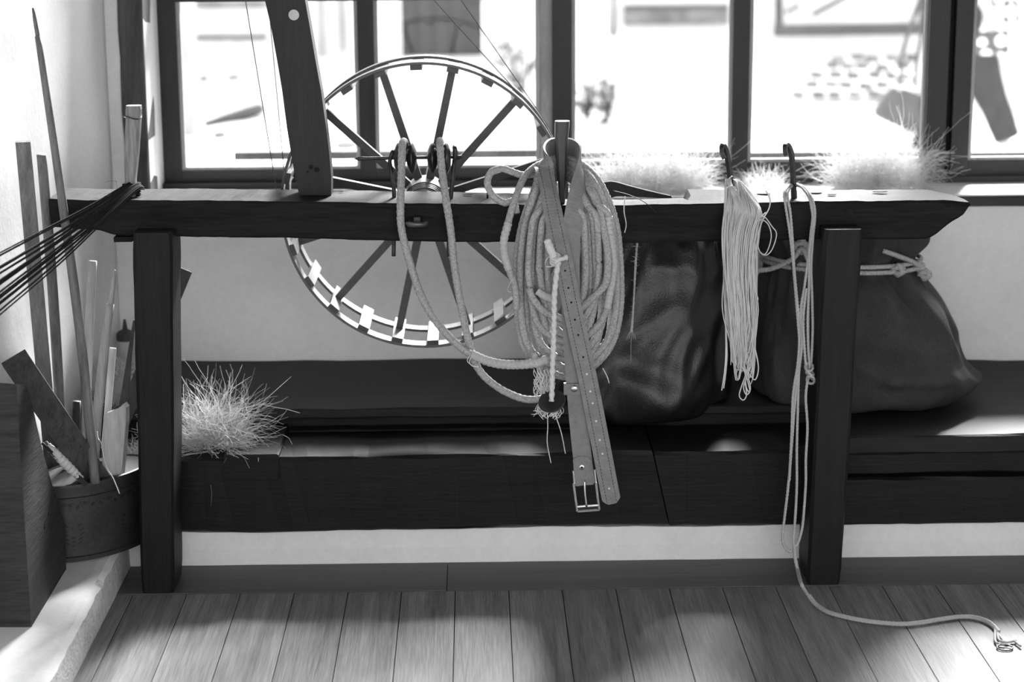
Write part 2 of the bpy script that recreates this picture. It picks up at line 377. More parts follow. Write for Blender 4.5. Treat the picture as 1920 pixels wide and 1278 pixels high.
pane(1072, 1374, ZB2 - .002, ZT, w2); pane(1404, 1738, ZB2 - .002, ZT, w2)
w3 = win('window_3', 'casement beyond the broad window post')
vbar('groove', 1776, 1788, w3, y0=YF + .02, m='dark'); vbar('stile', 1788, 1820, w3, y0=YF - .006); vbar('mullion', 2300, 2335, w3); vbar('stile', 2830, 2870, w3)
hbar('rail', 1820.5, 2299.5, ZS, ZB2, w3); hbar('rail', 2335.5, 2829.5, ZS, ZB2, w3); pane(1820, 2300, ZB2 - .002, ZT, w3); pane(2335, 2830, ZB2 - .002, ZT, w3)
box('apron_rail', xat(288), XR, YF - .03, YF - .012, ZS, ZS + .014, M['framex'], w1, .003)
YO = YF + .20                                          # ledge outside the glass
for (a, b) in ((440, 1012), (1072, 1374), (1404, 1738), (1822, 2300)):
    p_ = at(a, 296, YO); q_ = at(b, 296 - (b - a) * .009, YO)
    o = box('outer_ledge', p_.x, q_.x, YO, YO + .03, p_.z - .005, p_.z + .012, M['greywood'], w1 if a < 1000 else w2 if a < 1700 else w3, .002)

# ================================================================== the bench under the window
ZL = .235; ZSEAT = .285
bench = empty('bench', (0, .3, .08), 'built-in dark timber bench running along the wall under the window', 'bench')
def lean(v): return v
rough_box('sill_timber', -.645, .352, .155, .372, .078, ZL, M['timber'], bench, .03, .0022, 11, lambda v: v + Vector((.035 * (.235 - v.z) / .16 if v.x > .33 else 0, 0, .003 * math.sin(v.x * 4))), .006)
rough_box('sill_timber', .356, .742, .156, .372, .078, ZL + .001, M['timber'], bench, .03, .0022, 12, lambda v: v + Vector((.035 * (.235 - v.z) / .16 if v.x < .40 else 0, 0, 0)), .006)
rough_box('sill_timber', .745, 3.35, .152, .372, .076, .176, M['timber'], bench, .03, .0022, 13, None, .005)
rough_box('rail_timber', .745, 3.35, .172, .372, .179, .226, M['timber'], bench, .03, .0016, 14, None, .004)
xa, xb = at(420, 870, .15).x, at(524, 870, .15).x
rough_box('tenon_block', xa, xb, .148, .40, ZL - .048, ZL + .008, M['timber'], bench, .03, .0018, 15, None, .004)
rough_box('ledge_strip', xb + .004, .30, .335, .372, ZL + .0005, ZL + .006, M['timber'], bench, .03, .0012, 16, None, .002)
rough_box('fascia_board', -.83, .742, .376, .395, ZL - .02, ZSEAT - .023, M['timber'], bench, .04, .001, 17, None, .002)
rough_box('seat_board', -.84, .742, .342, YW - .002, ZSEAT - .022, ZSEAT, M['seat'], bench, .04, .0014, 18, None, .004)
rough_box('seat_board', .746, 3.35, .142, YW - .002, .229, .268, M['seat'], bench, .04, .0014, 19, None, .004)

# ================================================================== the rope-maker's frame: beam, legs, posts, pegs and irons
frame = empty('rope_bench', (0, .1, 0), 'long dark hewn beam standing on two square legs in front of the bench', 'workbench')
BF = .065
tx = [(at(u, v, BF).x, at(u, v, BF).z) for u, v in ((92, 373), (160, 376), (257, 376), (480, 377), (745, 380.5), (1000, 384), (1174, 385), (1352, 381.5), (1530, 378), (1700, 376), (1776, 376), (1800, 379), (1819, 380))]
bx_ = [(at(u, v, BF).x, at(u, v, BF).z) for u, v in ((92, 424), (130, 428), (190, 432), (215, 442), (330, 444), (528, 447), (729, 452), (959, 454), (1171, 456), (1355, 453), (1530, 450), (1741, 448), (1760, 437), (1785, 417), (1806, 405), (1819, 388))]
def interp(tab, x): return float(np.interp(x, [p[0] for p in tab], [p[1] for p in tab]))
x0, x1 = tx[0][0], bx_[-1][0]; n = 170; V = []; Fc = []; NP = 12
for i in range(n + 1):
    x = x0 + (x1 - x0) * i / n
    zt, zb = interp(tx, x), interp(bx_, x)
    yb = float(np.interp(x, [-1, .10, .13, .415, .42, .9, 1], [.232, .225, .205, .205, .222, .222, .19]))
    zback = zt + float(np.interp(x, [-1, .12, .16, .414, .4145, .6, .9, .955], [0, 0, -.009, -.009, .006, .002, -.001, -.006]))
    b = .004 if x < .9 else .007
    jit = lambda k, a=.0016: a * noise.noise(Vector((x * 8, k * 5.3, 2))) + a * .7 * noise.noise(Vector((x * 40, k * 3.1, 8)))
    sec = [(BF + jit(1), zb + b + jit(2)), (BF + jit(3), (zb * .5 + zt * .5)), (BF + jit(4), zt - b), (BF + b + jit(4), zt + jit(5)), (BF + .05, zt + jit(6, .002)), (.155, (zt + zback) / 2 + jit(7, .002)),
           (yb - .006, zback + jit(8)), (yb + jit(9), zback - .006), (yb, zt * .5 + zb * .5), (yb - .004, zb + .004), (yb - .01, zb + jit(10)), (BF + b, zb + jit(2))]
    V += [(x + (.003 * noise.noise(Vector((y * 60, z * 60, 1))) if i in (0, n) else 0), y, z) for (y, z) in sec]
for i in range(n):
    for j in range(NP): Fc.append((i * NP + j, (i + 1) * NP + j, (i + 1) * NP + (j + 1) % NP, i * NP + (j + 1) % NP))
Fc += [tuple(range(NP)), tuple(n * NP + j for j in range(NP - 1, -1, -1))]
bm = bmesh.new(); vs = [bm.verts.new(v) for v in V]
for f in Fc: bm.faces.new([vs[i] for i in f])
beam = from_bm('beam', bm, M['beam'], frame)
def beam_top(x): return interp(tx, x)
def disc(name, c, r, m, parent, axis='Y', t=.0012, sq=1.0):
    V, Fc = lathe_data([(r * 1.15, -t), (r, 0), (r * .6, t * .3)], 14, axis, (0, 0, 0)); V = [Vector((v.x * sq, v.y, v.z)) + Vector(c) for v in V]
    return py(name, V, Fc, m, parent, False)
for (u, v, r) in ((707, 410, .0052), (866, 411, .0055), (924, 414, .0065), (1593, 398, .0065), (516, 408, .002), (527, 432, .003), (1120, 420, .003), (1240, 430, .002), (640, 420, .002)):
    disc('peg_hole', at(u, v, BF - .0012), r, M['hole'], beam)
for (u, v, r) in ((877, 365, .0045), (1432, 361, .006), (1530, 360, .0055), (1560, 363, .004), (1650, 358, .007), (640, 365, .002), (600, 368, .0018)):
    p = atz(u, v, .762); disc('peg_hole', (p.x, p.y, beam_top(p.x) + .0035), r, M['hole'], beam, 'Z', .001, 2.0)

def leg(ut0, ut1, ub0, ub1, ztop, seed):
    a0, a1, b0, b1 = at(ut0, 440, 0).x, at(ut1, 440, 0).x, at(ub0, 1105, 0).x, at(ub1, 1105, 0).x
    def sh(v):
        t = (v.z - .002) / (ztop - .002); s = (v.x + .5)        # x in -.5 .. .5 -> width at this height
        return Vector(((b0 + (b1 - b0) * s) * (1 - t) + (a0 + (a1 - a0) * s) * t, v.y, v.z))
    V0 = rough_box('leg', -.5, .5, .004, .122, .0025, ztop, M['legx'], frame, .05, .0, seed, None, .006) if False else None
    bm = bmesh.new(); n = 22; prof = [(-.42, 0), (.42, 0), (.5, .05), (.5, .95), (.42, 1), (-.42, 1), (-.5, .95), (-.5, .05)]; rings = []
    for i in range(n + 1):
        z = .0025 + (ztop - .0025) * i / n; sc = .93 if i in (0, n) else 1.0; r = []
        for j, (px_, py_) in enumerate(prof):
            v = sh(Vector((px_ * sc, .004 + .118 * py_, z)))
            d = noise.noise_vector(Vector((z * 5, j // 2 * 4.1, seed))) * .0022 + noise.noise_vector(Vector((z * 30, j * 2.1, seed))) * .0007
            d.z = 0; r.append(bm.verts.new(v + d))
        rings.append(r)
    for i in range(n):
        for j in range(8): bm.faces.new((rings[i][j], rings[i][(j + 1) % 8], rings[i + 1][(j + 1) % 8], rings[i + 1][j]))
    bm.faces.new(rings[0][::-1]); bm.faces.new(rings[-1])
    return from_bm('leg', bm, M['legx'], frame)
leg(246, 323, 264, 326, at(285, 438, 0).z, 1); leg(1546, 1619, 1514, 1578, at(1580, 431, 0).z, 2)
# bracket stub by the left leg
rough_box('packing_wedge', at(212, 440, .07).x, at(250, 440, .07).x, .07, .16, interp(bx_, -.66) - .012, interp(bx_, -.66) - .001, M['beam'], frame, .02, .001, 4, None, .002)

# curved upright post that carries the spinning head
YP0, YP1 = .150, .205
Lp = [(561, 366), (553, 330), (546, 290), (538, 240), (529, 170), (519, 110), (507, 45), (494, -10), (470, -110), (435, -230), (395, -350), (365, -440)]
Rp = [(621, 366), (621, 330), (617, 285), (611, 235), (602, 170), (591, 110), (580, 45), (570, -10), (548, -110), (515, -230), (478, -350), (450, -440)]
out = [at(u, v, YP0) for u, v in Lp] + [at(u, v, YP0) for u, v in Rp[::-1]]
prism('upright_post', [p for p in out], [Vector((p.x, YP1, p.z)) for p in out], mat('upright_wood', .008, .022, .6, (60, 60, 5), .35, 8, .4, 240, .35, .3, .75), frame, .004)
disc('peg_hole', at(551, 28, YP0 - .001), .009, M['label'], frame)  # pale disc: daylight through the post's hole put into colour
for (u, v, r) in ((583, 313, .004), (594, 318, .0045), (577, 322, .002)): disc('peg_hole', at(u, v, YP0 - .0012), r, M['hole'], frame)
# split stake wrapped with wire
def stake(name, rows, y0, y1, m, parent, nr=10):
    """rows: (v, u_left, u_right) from the top down"""
    bm = bmesh.new(); rings = []
    for (v, a, b) in rows:
        p, q = at(a, v, y0), at(b, v, y0); c = (p + q) / 2; hw = (q.x - p.x) / 2; r = []
        for k in range(nr):
            t = 2 * PI * k / nr; cx_, sy_ = math.cos(t), math.sin(t)
            e = .55
            r.append(bm.verts.new((c.x + hw * math.copysign(abs(cx_) ** e, cx_) * (1 + .05 * noise.noise(Vector((k * 3, v * .05, 1)))), (y0 + y1) / 2 - (y1 - y0) / 2 * math.copysign(abs(sy_) ** e, sy_), c.z + .0015 * noise.noise(Vector((k * 2, v, 4))))))
        rings.append(r)
    for i in range(len(rings) - 1):
        for k in range(nr): bm.faces.new((rings[i][k], rings[i][(k + 1) % nr], rings[i + 1][(k + 1) % nr], rings[i + 1][k]))
    bm.faces.new(rings[0]); bm.faces.new(rings[-1][::-1])
    return from_bm(name, bm, m, parent)
st = stake('stake', [(199, 234, 263), (206, 233, 264), (225, 233, 263), (248, 232, 262), (280, 231, 260), (310, 231, 257), (335, 232, 254), (372, 234, 252)], .115, .145, mat('stake_wood', .10, .32, .7, (90, 90, 8), .6, 8, .3, 300, .3, .35, .65, bdist=.006), frame)
m_ = Mesh()
c0 = at(248, 219, .13)
m_.tube([(c0.x + .0175 * math.cos(t), .13 + .0185 * math.sin(t), c0.z + .003 * math.sin(2 * t)) for t in np.linspace(0, 2 * PI, 20)], .0013, 6, .003)
m_.build('binding_wire', M['iron'], st)
rows = [(228, 1041, 1069), (234, 1040, 1069), (260, 1040, 1066), (300, 1043, 1064), (340, 1046, 1062), (380, 1048, 1060)]
stake('peg', rows, .085, .112, mat('peg_wood', .025, .07, .45, (90, 90, 8), .4, 8, .45, 300, .3), frame)
# iron hooks
def hook(pts, parent, r=.0058, name='hook'):
    return Mesh().tube(P(pts), r, 4, .004).build(name, M['iron'], parent, False)
hook([(1373, 372, .12), (1371, 350, .12), (1368, 320, .118), (1364, 296, .116), (1360, 280, .114), (1356, 272, .110), (1353, 277, .104), (1354, 288, .100), (1358, 297, .100)], frame)
hook([(1489, 372, .12), (1488, 350, .12), (1486, 315, .118), (1484, 290, .116), (1480, 277, .114), (1475, 271, .110), (1472, 276, .104), (1473, 288, .100), (1475, 291, .100)], frame)
Mesh().tube(P([(914, 372, .14), (914, 345, .14)]), .0018, 6, .01, smoothpath=False).build('nail', M['iron'], frame)
YS = .135
sup = Mesh().tube(P([(738, 480, YS), (739, 372, YS), (737, 345, YS), (733, 318, YS), (731, 302, YS - .004), (735, 288, YS - .006), (737, 283, YS), (738, 288, YS + .006)]), .0040, 6, .004).build('spindle_support', M['iron'], frame)
sup = Mesh().tube(P([(841, 480, YS), (845, 372, YS), (848, 345, YS), (851, 310, YS), (853, 295, YS - .004), (853, 280, YS - .006), (852, 276, YS), (856, 290, YS + .006), (858, 299, YS + .004)]), .0045, 6, .004).build('spindle_support', M['iron'], frame)
rb = empty('', at(782, 417, .04)); bpy.data.objects.remove(rb)
c = at(782, 417, .042)
V, Fc = lathe_data([(.008, -.0005), (.013, -.0065), (.0205, -.006), (.0228, 0), (.0205, .0035), (.015, .003), (.012, -.001)], 28, 'Z', c)
kn = py('ring_bolt', V, Fc, mat('bolt_iron', .10, .18, .35, (80, 80, 80), .2, 5, .5, metal=.7), frame, True)
box('staple', c.x - .006, c.x + .006, .040, .066, c.z + .001, c.z + .010, M['iron'], kn, .002)

# ------------------------------------------------------------------ spindle with whorls
spd = empty('spindle', at(760, 297, YS), 'pointed iron spindle with four dark wooden whorls lying across two iron supports', 'spindle')
a, b = at(664, 297.5, YS), at(866, 294, YS)
L_ = (b - a); ps = [a + L_ * t for t in (0, .04, .07, .12, .3, 1)]
Mesh().tube(ps, [.0004, .0040, .0042, .0036, .0034, .0034], 8, None, smoothpath=False).build('rod', M['iron'], spd)
for (u, th) in ((747, .0085), (772, .0095), (811, .0100), (837, .0085)):
    c = at(u, 296.5, YS)
    lathe('whorl', [(.006, -th * 1.05), (.016, -th * .95), (.026, -th * .5), (.0305, -th * .1), (.0305, th * .1), (.026, th * .5), (.016, th * .95), (.006, th * 1.05)], M['whorl'], spd, 30, 'X', c)

# ------------------------------------------------------------------ the drive wheel
WY0, WY1 = .262, .452
wc = at(796, 384, WY0); WR = (at(796, 116, WY0).z - at(796, 652, WY0).z) / 2; wc.z = (at(796, 116, WY0).z + at(796, 652, WY0).z) / 2
WM = (WY0 + WY1) / 2
wheel = empty('spinning_wheel', (wc.x, WM, wc.z), 'large pale-rimmed wooden drive wheel with twelve dark spokes behind the beam', 'wheel')
def hoop(y0, y1, r0, r1, m):
    bm = bmesh.new(); seg = 120; R_ = []
    for k in range(seg):
        t = 2 * PI * k / seg; c_, s_ = math.cos(t), math.sin(t)
        R_.append([bm.verts.new((wc.x + r * c_, y, wc.z + r * s_)) for r, y in ((r0, y0), (r1, y0), (r1, y1), (r0, y1))])
    for k in range(seg):
        for j in range(4):
            f = bm.faces.new((R_[k][j], R_[(k + 1) % seg][j], R_[(k + 1) % seg][(j + 1) % 4], R_[k][(j + 1) % 4]))
            f.material_index = 1 if j == 3 else 0  # inner face paler: light falling inside the rim put into the colour
    me_o = from_bm('hoop', bm, m, wheel, False); me_o.data.materials.append(M['slat']); return me_o
M['hoopw'] = mat('hoop_wood', .05, .09, .4, (30, 30, 30), .1, 5, .45)
hoop(WY0, WY0 + .040, WR - .0055, WR, M['hoopw']); hoop(WY1 - .040, WY1, WR - .0055, WR, M['hoopw'])
A0 = 12.4
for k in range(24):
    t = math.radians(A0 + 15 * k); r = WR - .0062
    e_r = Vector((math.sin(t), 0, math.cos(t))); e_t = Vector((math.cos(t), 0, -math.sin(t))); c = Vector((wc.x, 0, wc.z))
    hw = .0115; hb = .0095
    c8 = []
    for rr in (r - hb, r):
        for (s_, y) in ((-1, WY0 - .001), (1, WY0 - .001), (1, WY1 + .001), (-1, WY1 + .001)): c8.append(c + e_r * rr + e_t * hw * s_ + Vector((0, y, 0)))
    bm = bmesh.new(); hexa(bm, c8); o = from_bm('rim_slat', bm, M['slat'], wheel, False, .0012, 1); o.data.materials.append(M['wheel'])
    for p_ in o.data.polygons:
        if abs(p_.normal.dot(e_r)) < .5: p_.material_index = 1  # ends and sides darker: their unlit look put into the colour
for k in range(12):
    t = math.radians(A0 + 30 * k)
    e_r = Vector((math.sin(t), 0, math.cos(t))); e_t = Vector((math.cos(t), 0, -math.sin(t))); c = Vector((wc.x, WM, wc.z)); c8 = []
    for rr, h in ((.026, .0085), (WR - .0157, .0075)):
        for (s_, y) in ((-1, -1), (1, -1), (1, 1), (-1, 1)): c8.append(c + e_r * rr + e_t * h * s_ + Vector((0, y * .009, 0)))
    bm = bmesh.new(); hexa(bm, c8); from_bm('spoke', bm, M['wheel'], wheel, False, .0015, 1)
hub = lathe('hub', [(0.0211, WY0 - .020), (0.0317, WY0 - .016), (0.0396, WY0 + .0), (0.0409, WY0 + .02), (0.0449, WY0 + .03), (0.0475, WM - .03), (0.0488, WM - .012), (0.0488, WM + .012), (0.0475, WM + .03), (0.0409, WM + .05), (0.0370, WY1 - .03), (0.0317, WY1 + .01), (0.0211, WY1 + .02)], M['hub'], wheel, 36, 'Y', (wc.x, 0, wc.z))
for y, r in ((WY0 + .002, 0.0403), (WY0 + .012, 0.0420), (WY0 + .022, 0.0436), (WY0 + .032, 0.0462), (WM + .038, 0.0458), (WM + .050, 0.0425), (WM + .062, 0.0403)):
    lathe('burned_ring', [(r - .004, y - .0034), (r + .0010, y - .0030), (r + .0010, y + .0030), (r - .004, y + .0034)], M['whorl'], hub, 36, 'Y', (wc.x, 0, wc.z))
lathe('axle', [(.008, .16), (.008, YW + .02)], M['iron'], wheel, 14, 'Y', (wc.x, 0, wc.z))
# spinning head on the top of the post and the two drive threads
def drive(Pt, y, pr, label):
    R_ = WR + .0012; cw = Vector((wc.x, y, wc.z)); d = Pt - cw; L2 = math.hypot(d.x, d.z); ang = math.atan2(d.z, d.x); off = math.acos((R_ - pr) / L2); pts = []
    a0, a1 = ang + off, ang - off + 2 * PI                 # wrap round the far side of the wheel
    pts.append(Pt + Vector((pr * math.cos(a1), 0, pr * math.sin(a1))))
    arc = [cw + Vector((R_ * math.cos(t), 0, R_ * math.sin(t))) for t in np.linspace(a1, a0, 60)]
    pts = [Pt + Vector((pr * math.cos(a1), 0, pr * math.sin(a1)))] + arc + [Pt + Vector((pr * math.cos(a0), 0, pr * math.sin(a0)))]
    pts += [Pt + Vector((pr * math.cos(t), 0, pr * math.sin(t))) for t in np.linspace(a0, a1 - 2 * PI, 10)][1:]
    o = Mesh().tube(pts, .0010, 5, None, smoothpath=False).build('drive_thread', M['thread'])
    return tag(o, label, 'thread', 'threads driving the wheel')
h1 = at(400, -440, .285); h2 = at(462, -560, .425)
drive(h1, .285, .012, 'thin thread running up from the near hoop of the big wheel to the post'); drive(h2, .425, .012, 'thin thread running up from the wall-side hoop of the big wheel to the post')
for h in (h1, h2): lathe('thread_pulley', [(.004, -.012), (.014, -.011), (.011, -.003), (.011, .003), (.014, .011), (.004, .012)], M['whorl'], frame, 20, 'Y', h)
lathe('pulley_pin', [(.004, .16), (.004, .44)], M['iron'], frame, 10, 'Y', (h1.x, 0, h1.z)); lathe('pulley_pin', [(.004, .16), (.004, .44)], M['iron'], frame, 10, 'Y', (h2.x, 0, h2.z))

# ================================================================== ropes, belt and yarns on the beam
RR = .0069
def whip(path, r, name, parent, m='tape'):
    """tape or cord wound round a rope: a tube with fine ridges"""
    p, s = resample(catmull(path, 10), .0013); V, Fc = tube_data(p, r, 12)
    k = 1 + .05 * np.sign(np.sin(np.arange(len(p)) * .9)) + .03 * (np.random.rand(len(p)) - .5)
    V = V.reshape(len(p), 12, 3); V = p[:, None] + (V - p[:, None]) * k[:, None, None]
    return py(name, V.reshape(-1, 3).tolist(), Fc, M[m], parent, True)
def hairs(mesh, path, n, ln, r=.0003):
    p = np.asarray(path)
    for _ in range(n):
        i = random.randrange(len(p)); d = Vector((random.gauss(0, 1), random.gauss(0, 1) - .3, random.gauss(0, .8))).normalized() * ln * random.uniform(.4, 1.2)
        a = Vector(p[i]); mesh.tube([a, a + d * .5 + Vector((0, 0, random.uniform(-.2, .2) * ln)), a + d], [r, r * .8, r * .4], 3, None, smoothpath=False)

coil = empty('rope_coil', at(1060, 690, .03), 'thick pale rope coiled and hung from the short peg on the beam', 'rope')
# every turn: (left u at the belly, right u, bottom v, depth layer, v of belly)
turns = [(968, 1163, 700, .040, 560), (975, 1155, 688, .026, 560), (986, 1146, 706, .034, 590), (996, 1137, 672, .018, 540), (1004, 1128, 690, .026, 570), (1013, 1118, 650, .012, 520), (1022, 1108, 664, .020, 540), (990, 1150, 640, .006, 500), (1010, 1124, 610, .004, 480), (1026, 1098, 625, .008, 500)]
cm = Mesh(); allp = []
for i, (ul, ur, vb, y, vm) in enumerate(turns):
    c = 1060 + random.uniform(-6, 6); j = lambda a=4: random.uniform(-a, a)
    wl, wr = c - ul, ur - c; t = i / len(turns)
    pts = [(1056 + j(2), 296 + i * 4, .128), (1040 - wl * .22 + j(2), 306 + i * 4, .095), (c - wl * .62, 352 + i * 5 + j(), y + .012), (c - wl * .88, 420 + j(6), y), (ul + 1, 500 + j(8), y), (ul + 1 + wl * .02, vm + 30 + j(), y), (ul + wl * .22, vm + (vb - vm) * .72, y - .002),
           (c - wl * .30, vb - 6, y - .004 + .006 * (i % 2)), (c + wr * .15, vb, y), (c + wr * .55, vb - 18, y - .002), (ur - wr * .13, vm + (vb - vm) * .55, y), (ur, vm + 10 + j(), y), (ur - 1, 480 + j(8), y), (c + wr * .90, 410 + j(6), y), (c + wr * .62, 345 + i * 5 + j(), y + .012), (1068 + wr * .20, 306 + i * 4, .095), (1058, 296 + i * 4, .128)]
    p = P(pts); wrapsrc = (p[10:14] if i == 7 else wrapsrc if i > 7 else None); cm.tube(p, RR * random.uniform(.92, 1.06), 15, .0035, lobes=4, depth=.17, pitch=.046, fuzz=.05); allp.append(resample(catmull(p, 8), .01)[0])
cm.build('turns', M['rope'], coil)
tm = Mesh()
tm.tube(P([(1026, 318, .11), (1004, 326, .092), (980, 328, .082), (960, 322, .075), (940, 316, .070), (920, 324, .060), (914, 345, .056), (924, 366, .050), (945, 380, .046), (962, 378, .040), (968, 400, .030)]), RR * .95, 15, .0035, lobes=4, depth=.17, pitch=.046, fuzz=.05)
tm.tube(P([(1032, 300, .115), (1004, 312, .090), (982, 334, .062), (964, 378, .028), (952, 420, .014), (944, 455, .006), (946, 480, .004), (956, 510, .004), (966, 540, .010), (968, 580, .012)]), RR * .95, 15, .0035, lobes=4, depth=.17, pitch=.046, fuzz=.05)
tm.tube(P([(992, 540, -.004), (1000, 560, -.010), (1018, 582, -.014), (1040, 592, -.012), (1062, 600, -.006)]), RR, 15, .0035, lobes=4, depth=.17, pitch=.046, fuzz=.05)
tm.tube(P([(1080, 590, .004), (1096, 572, .0), (1108, 560, -.004), (1122, 548, -.010), (1136, 530, -.012), (1140, 500, -.010), (1139, 470, -.004), (1132, 430, .004), (1124, 390, .012), (1110, 352, .036), (1090, 318, .080), (1070, 304, .110)]), RR, 15, .0035, lobes=4, depth=.17, pitch=.046, fuzz=.05)
tm.tube(P([(1000, 660, -.004), (1012, 690, -.008), (1030, 712, -.010), (1036, 720, -.006)]), RR * .95, 15, .0035, lobes=4, depth=.17, pitch=.046, fuzz=.05)
tm.build('loose_turns', M['rope'], coil)
whip(P([(953, 418, .013), (945, 450, .005), (946, 478, .003), (954, 505, .003)]), RR * 1.1, 'tape_wrap', coil)
whip(wrapsrc, RR * 1.1, 'tape_wrap', coil)
whip(P([(1008, 545, -.012), (1022, 555, -.016), (1040, 560, -.014)]), RR * 1.1, 'tape_wrap', coil)
hm = Mesh(); [hairs(hm, p, 16, .008) for p in allp]
hm.tube(P([(962, 522, 0), (954, 535, -.005), (952, 545, -.006), (960, 548, -.004)]), .0006, 4, .003); hm.tube(P([(1172, 368, .05), (1170, 395, .05), (1174, 420, .05), (1171, 436, .05)]), .0011, 5, .003)
fz = hm.build('frayed_fibres', M['cord'], coil); fz['kind'] = 'stuff'

# ------------------------------------------------------------------ rope led over the spindle
dr = empty('spindle_rope', at(900, 690, .02), 'slack rope looped twice over the dark whorls of the spindle', 'rope')
s1 = P([(762, 300, .170), (760, 276, .158), (757, 265, .135), (754, 275, .108), (753, 320, .085), (751, 380, .050), (753, 430, .040), (768, 490, .036), (790, 555, .034), (820, 605, .030), (860, 648, .024), (900, 672, .016), (950, 683, .006), (1000, 681, -.006), (1030, 672, -.012), (1042, 668, -.010)])
Mesh().tube(s1, .0072, 15, .0035, lobes=4, depth=.17, pitch=.046, fuzz=.05).build('strand', M['rope'], dr)
s2 = P([(826, 300, .170), (826, 276, .158), (825, 264, .135), (825, 275, .108), (829, 320, .085), (837, 380, .050), (845, 430, .040), (852, 500, .038), (862, 560, .038), (874, 620, .038), (886, 668, .036), (905, 702, .034), (940, 730, .028), (980, 747, .016), (1010, 748, .002), (1030, 742, -.006)])
Mesh().tube(s2, .0070, 15, .0035, lobes=4, depth=.17, pitch=.046, fuzz=.05).build('strand', M['rope'], dr)
whip(P([(884, 664, .020), (915, 677, .013), (950, 683, .005), (1000, 681, -.007), (1028, 673, -.013)]), .0092, 'tape_wrap', dr)
hm = Mesh(); hairs(hm, resample(catmull(s1, 8), .01)[0], 20, .007); hairs(hm, resample(catmull(s2, 8), .01)[0], 20, .007)
for q in ([(884, 668), (880, 678), (886, 686), (898, 687)], [(882, 664), (876, 676), (884, 684)]): hm.tube(P([(u, v, .012) for u, v in q]), .001, 4, .003)
hm.build('frayed_fibres', M['cord'], dr)['kind'] = 'stuff'

# ------------------------------------------------------------------ leather belt
belt = empty('belt', at(1070, 900, -.03), 'stitched brown-grey leather belt with a square chrome buckle hung over the peg', 'belt')
# path: point, half-width vector (u, v, Y direction as world vector)
def wv(du, dv, dy=0): return Vector((du, dy, -dv)).normalized()
BW = .0205
path = [((1148, 944, -.040), wv(1, -.22)), ((1142, 915, -.040), wv(1, -.22)), ((1120, 800, -.038), wv(1, -.20)), ((1098, 690, -.036), wv(1, -.19)), ((1076, 590, -.034), wv(1, -.20)), ((1062, 520, -.030), wv(1, -.24)), ((1050, 460, -.022), wv(1, -.28, .1)), ((1038, 405, -.004), wv(1, -.26, .25)), ((1027, 350, .020), wv(.8, -.3, .6)), ((1020, 315, .050), wv(.35, -.6, .8)), ((1022, 290, .085), wv(.1, -1, .5)),
        ((1034, 277, .122), wv(0, -1, .15)), ((1053, 276, .140), wv(0, -1, 0)), ((1073, 277, .122), wv(0, -1, -.15)), ((1086, 290, .085), wv(.15, -1, -.4)), ((1088, 318, .050), wv(-.45, -.7, -.6)), ((1082, 360, .018), wv(-.9, -.4, -.4)), ((1073, 420, -.004), wv(-1, -.1, -.15)), ((1069, 480, -.014), wv(-1, 0)), ((1070, 560, -.020), wv(-1, .02)), ((1074, 640, -.024), wv(-1, .05)), ((1080, 730, -.026), wv(-1, .07)), ((1088, 820, -.028), wv(-1, .10)), ((1096, 890, -.030), wv(-1, .11)), ((1099, 908, -.030), wv(-1, .11))]
pc = catmull([at(*p) for p, _ in path], 10); wc_ = catmull([list(wv_) for _, wv_ in path], 10); nb = len(pc)
T = np.gradient(pc, axis=0); V = []; Fc = []; fr = []
for i in range(nb):
    h = Vector(wc_[i]).normalized(); t = Vector(T[i]).normalized(); h = (h - t * h.dot(t)).normalized(); nn = t.cross(h).normalized(); fr.append((Vector(pc[i]), h, nn))
    s = min(1, .42 + .58 * min(1, i / 6)) if i < 6 else 1.0
    hw = BW * s * .88; th = .0016; p = Vector(pc[i])
    for (a, b) in ((-1, -1), (-.93, 1), (.93, 1), (1, -1)): V.append(p + h * hw * a + nn * th * b)
for i in range(nb - 1):
    for j in range(4): Fc.append((i * 4 + j, i * 4 + (j + 1) % 4, (i + 1) * 4 + (j + 1) % 4, (i + 1) * 4 + j))
Fc += [(3, 2, 1, 0), tuple((nb - 1) * 4 + j for j in range(4))]
bm = bmesh.new(); vs = [bm.verts.new(v) for v in V]
for f in Fc: bm.faces.new([vs[i] for i in f])
bmesh.ops.recalc_face_normals(bm, faces=bm.faces)
strap = from_bm('strap', bm, M['belt'], belt); strap.data.materials.append(M['suede'])
# which side of the strap is outside: at the tip the camera sees the outside
side = 1 if fr[20][2].y < 0 else -1
for i, p in enumerate(strap.data.polygons):
    if i < (nb - 1) * 4 and (i % 4) == (3 if side > 0 else 1): p.material_index = 1
stm = Mesh()
for s_ in (-.52, .52):
    i = 2
    acc = [fr[k][0] + fr[k][1] * BW * .88 * s_ + fr[k][2] * .0021 * side for k in range(3, 118)]
    pp, ss = resample(np.array([list(a) for a in acc]), .0022)
    for k in range(0, len(pp) - 2, 3): stm.tube([pp[k], pp[k + 1], pp[k + 2]], .00045, 4, None, smoothpath=False)
stm.build('stitching', M['stitch'], strap)['kind'] = 'stuff'
hole_v = [500 + 25 * 0 + q for q in (6, 38, 61, 92, 124, 158, 190, 220, 250, 281, 312, 340, 400)]
vs_path = [(i, (RM.T @ (np.array(pc[i]) - CAM))) for i in range(60)]
def pix_v(p): c = RM.T @ (np.array(p) - CAM); return CY - F * c[1] / -c[2]
for hv in (507, 540, 565, 598, 631, 665, 699, 730, 760, 793, 822, 851, 911):
    k = min(range(0, 62), key=lambda i: abs(pix_v(pc[i]) - hv)); p, h, nn = fr[k]
    q = nn.to_track_quat('Z', 'Y').to_matrix()
    Vd, Fd = lathe_data([(.0021, -.0001), (.0021, .0003)], 12, 'Z', p + nn * side * .0017, q if side > 0 else q)
    py('hole', Vd, Fd, M['hole'] if hv < 690 else M['cord'], strap, False)
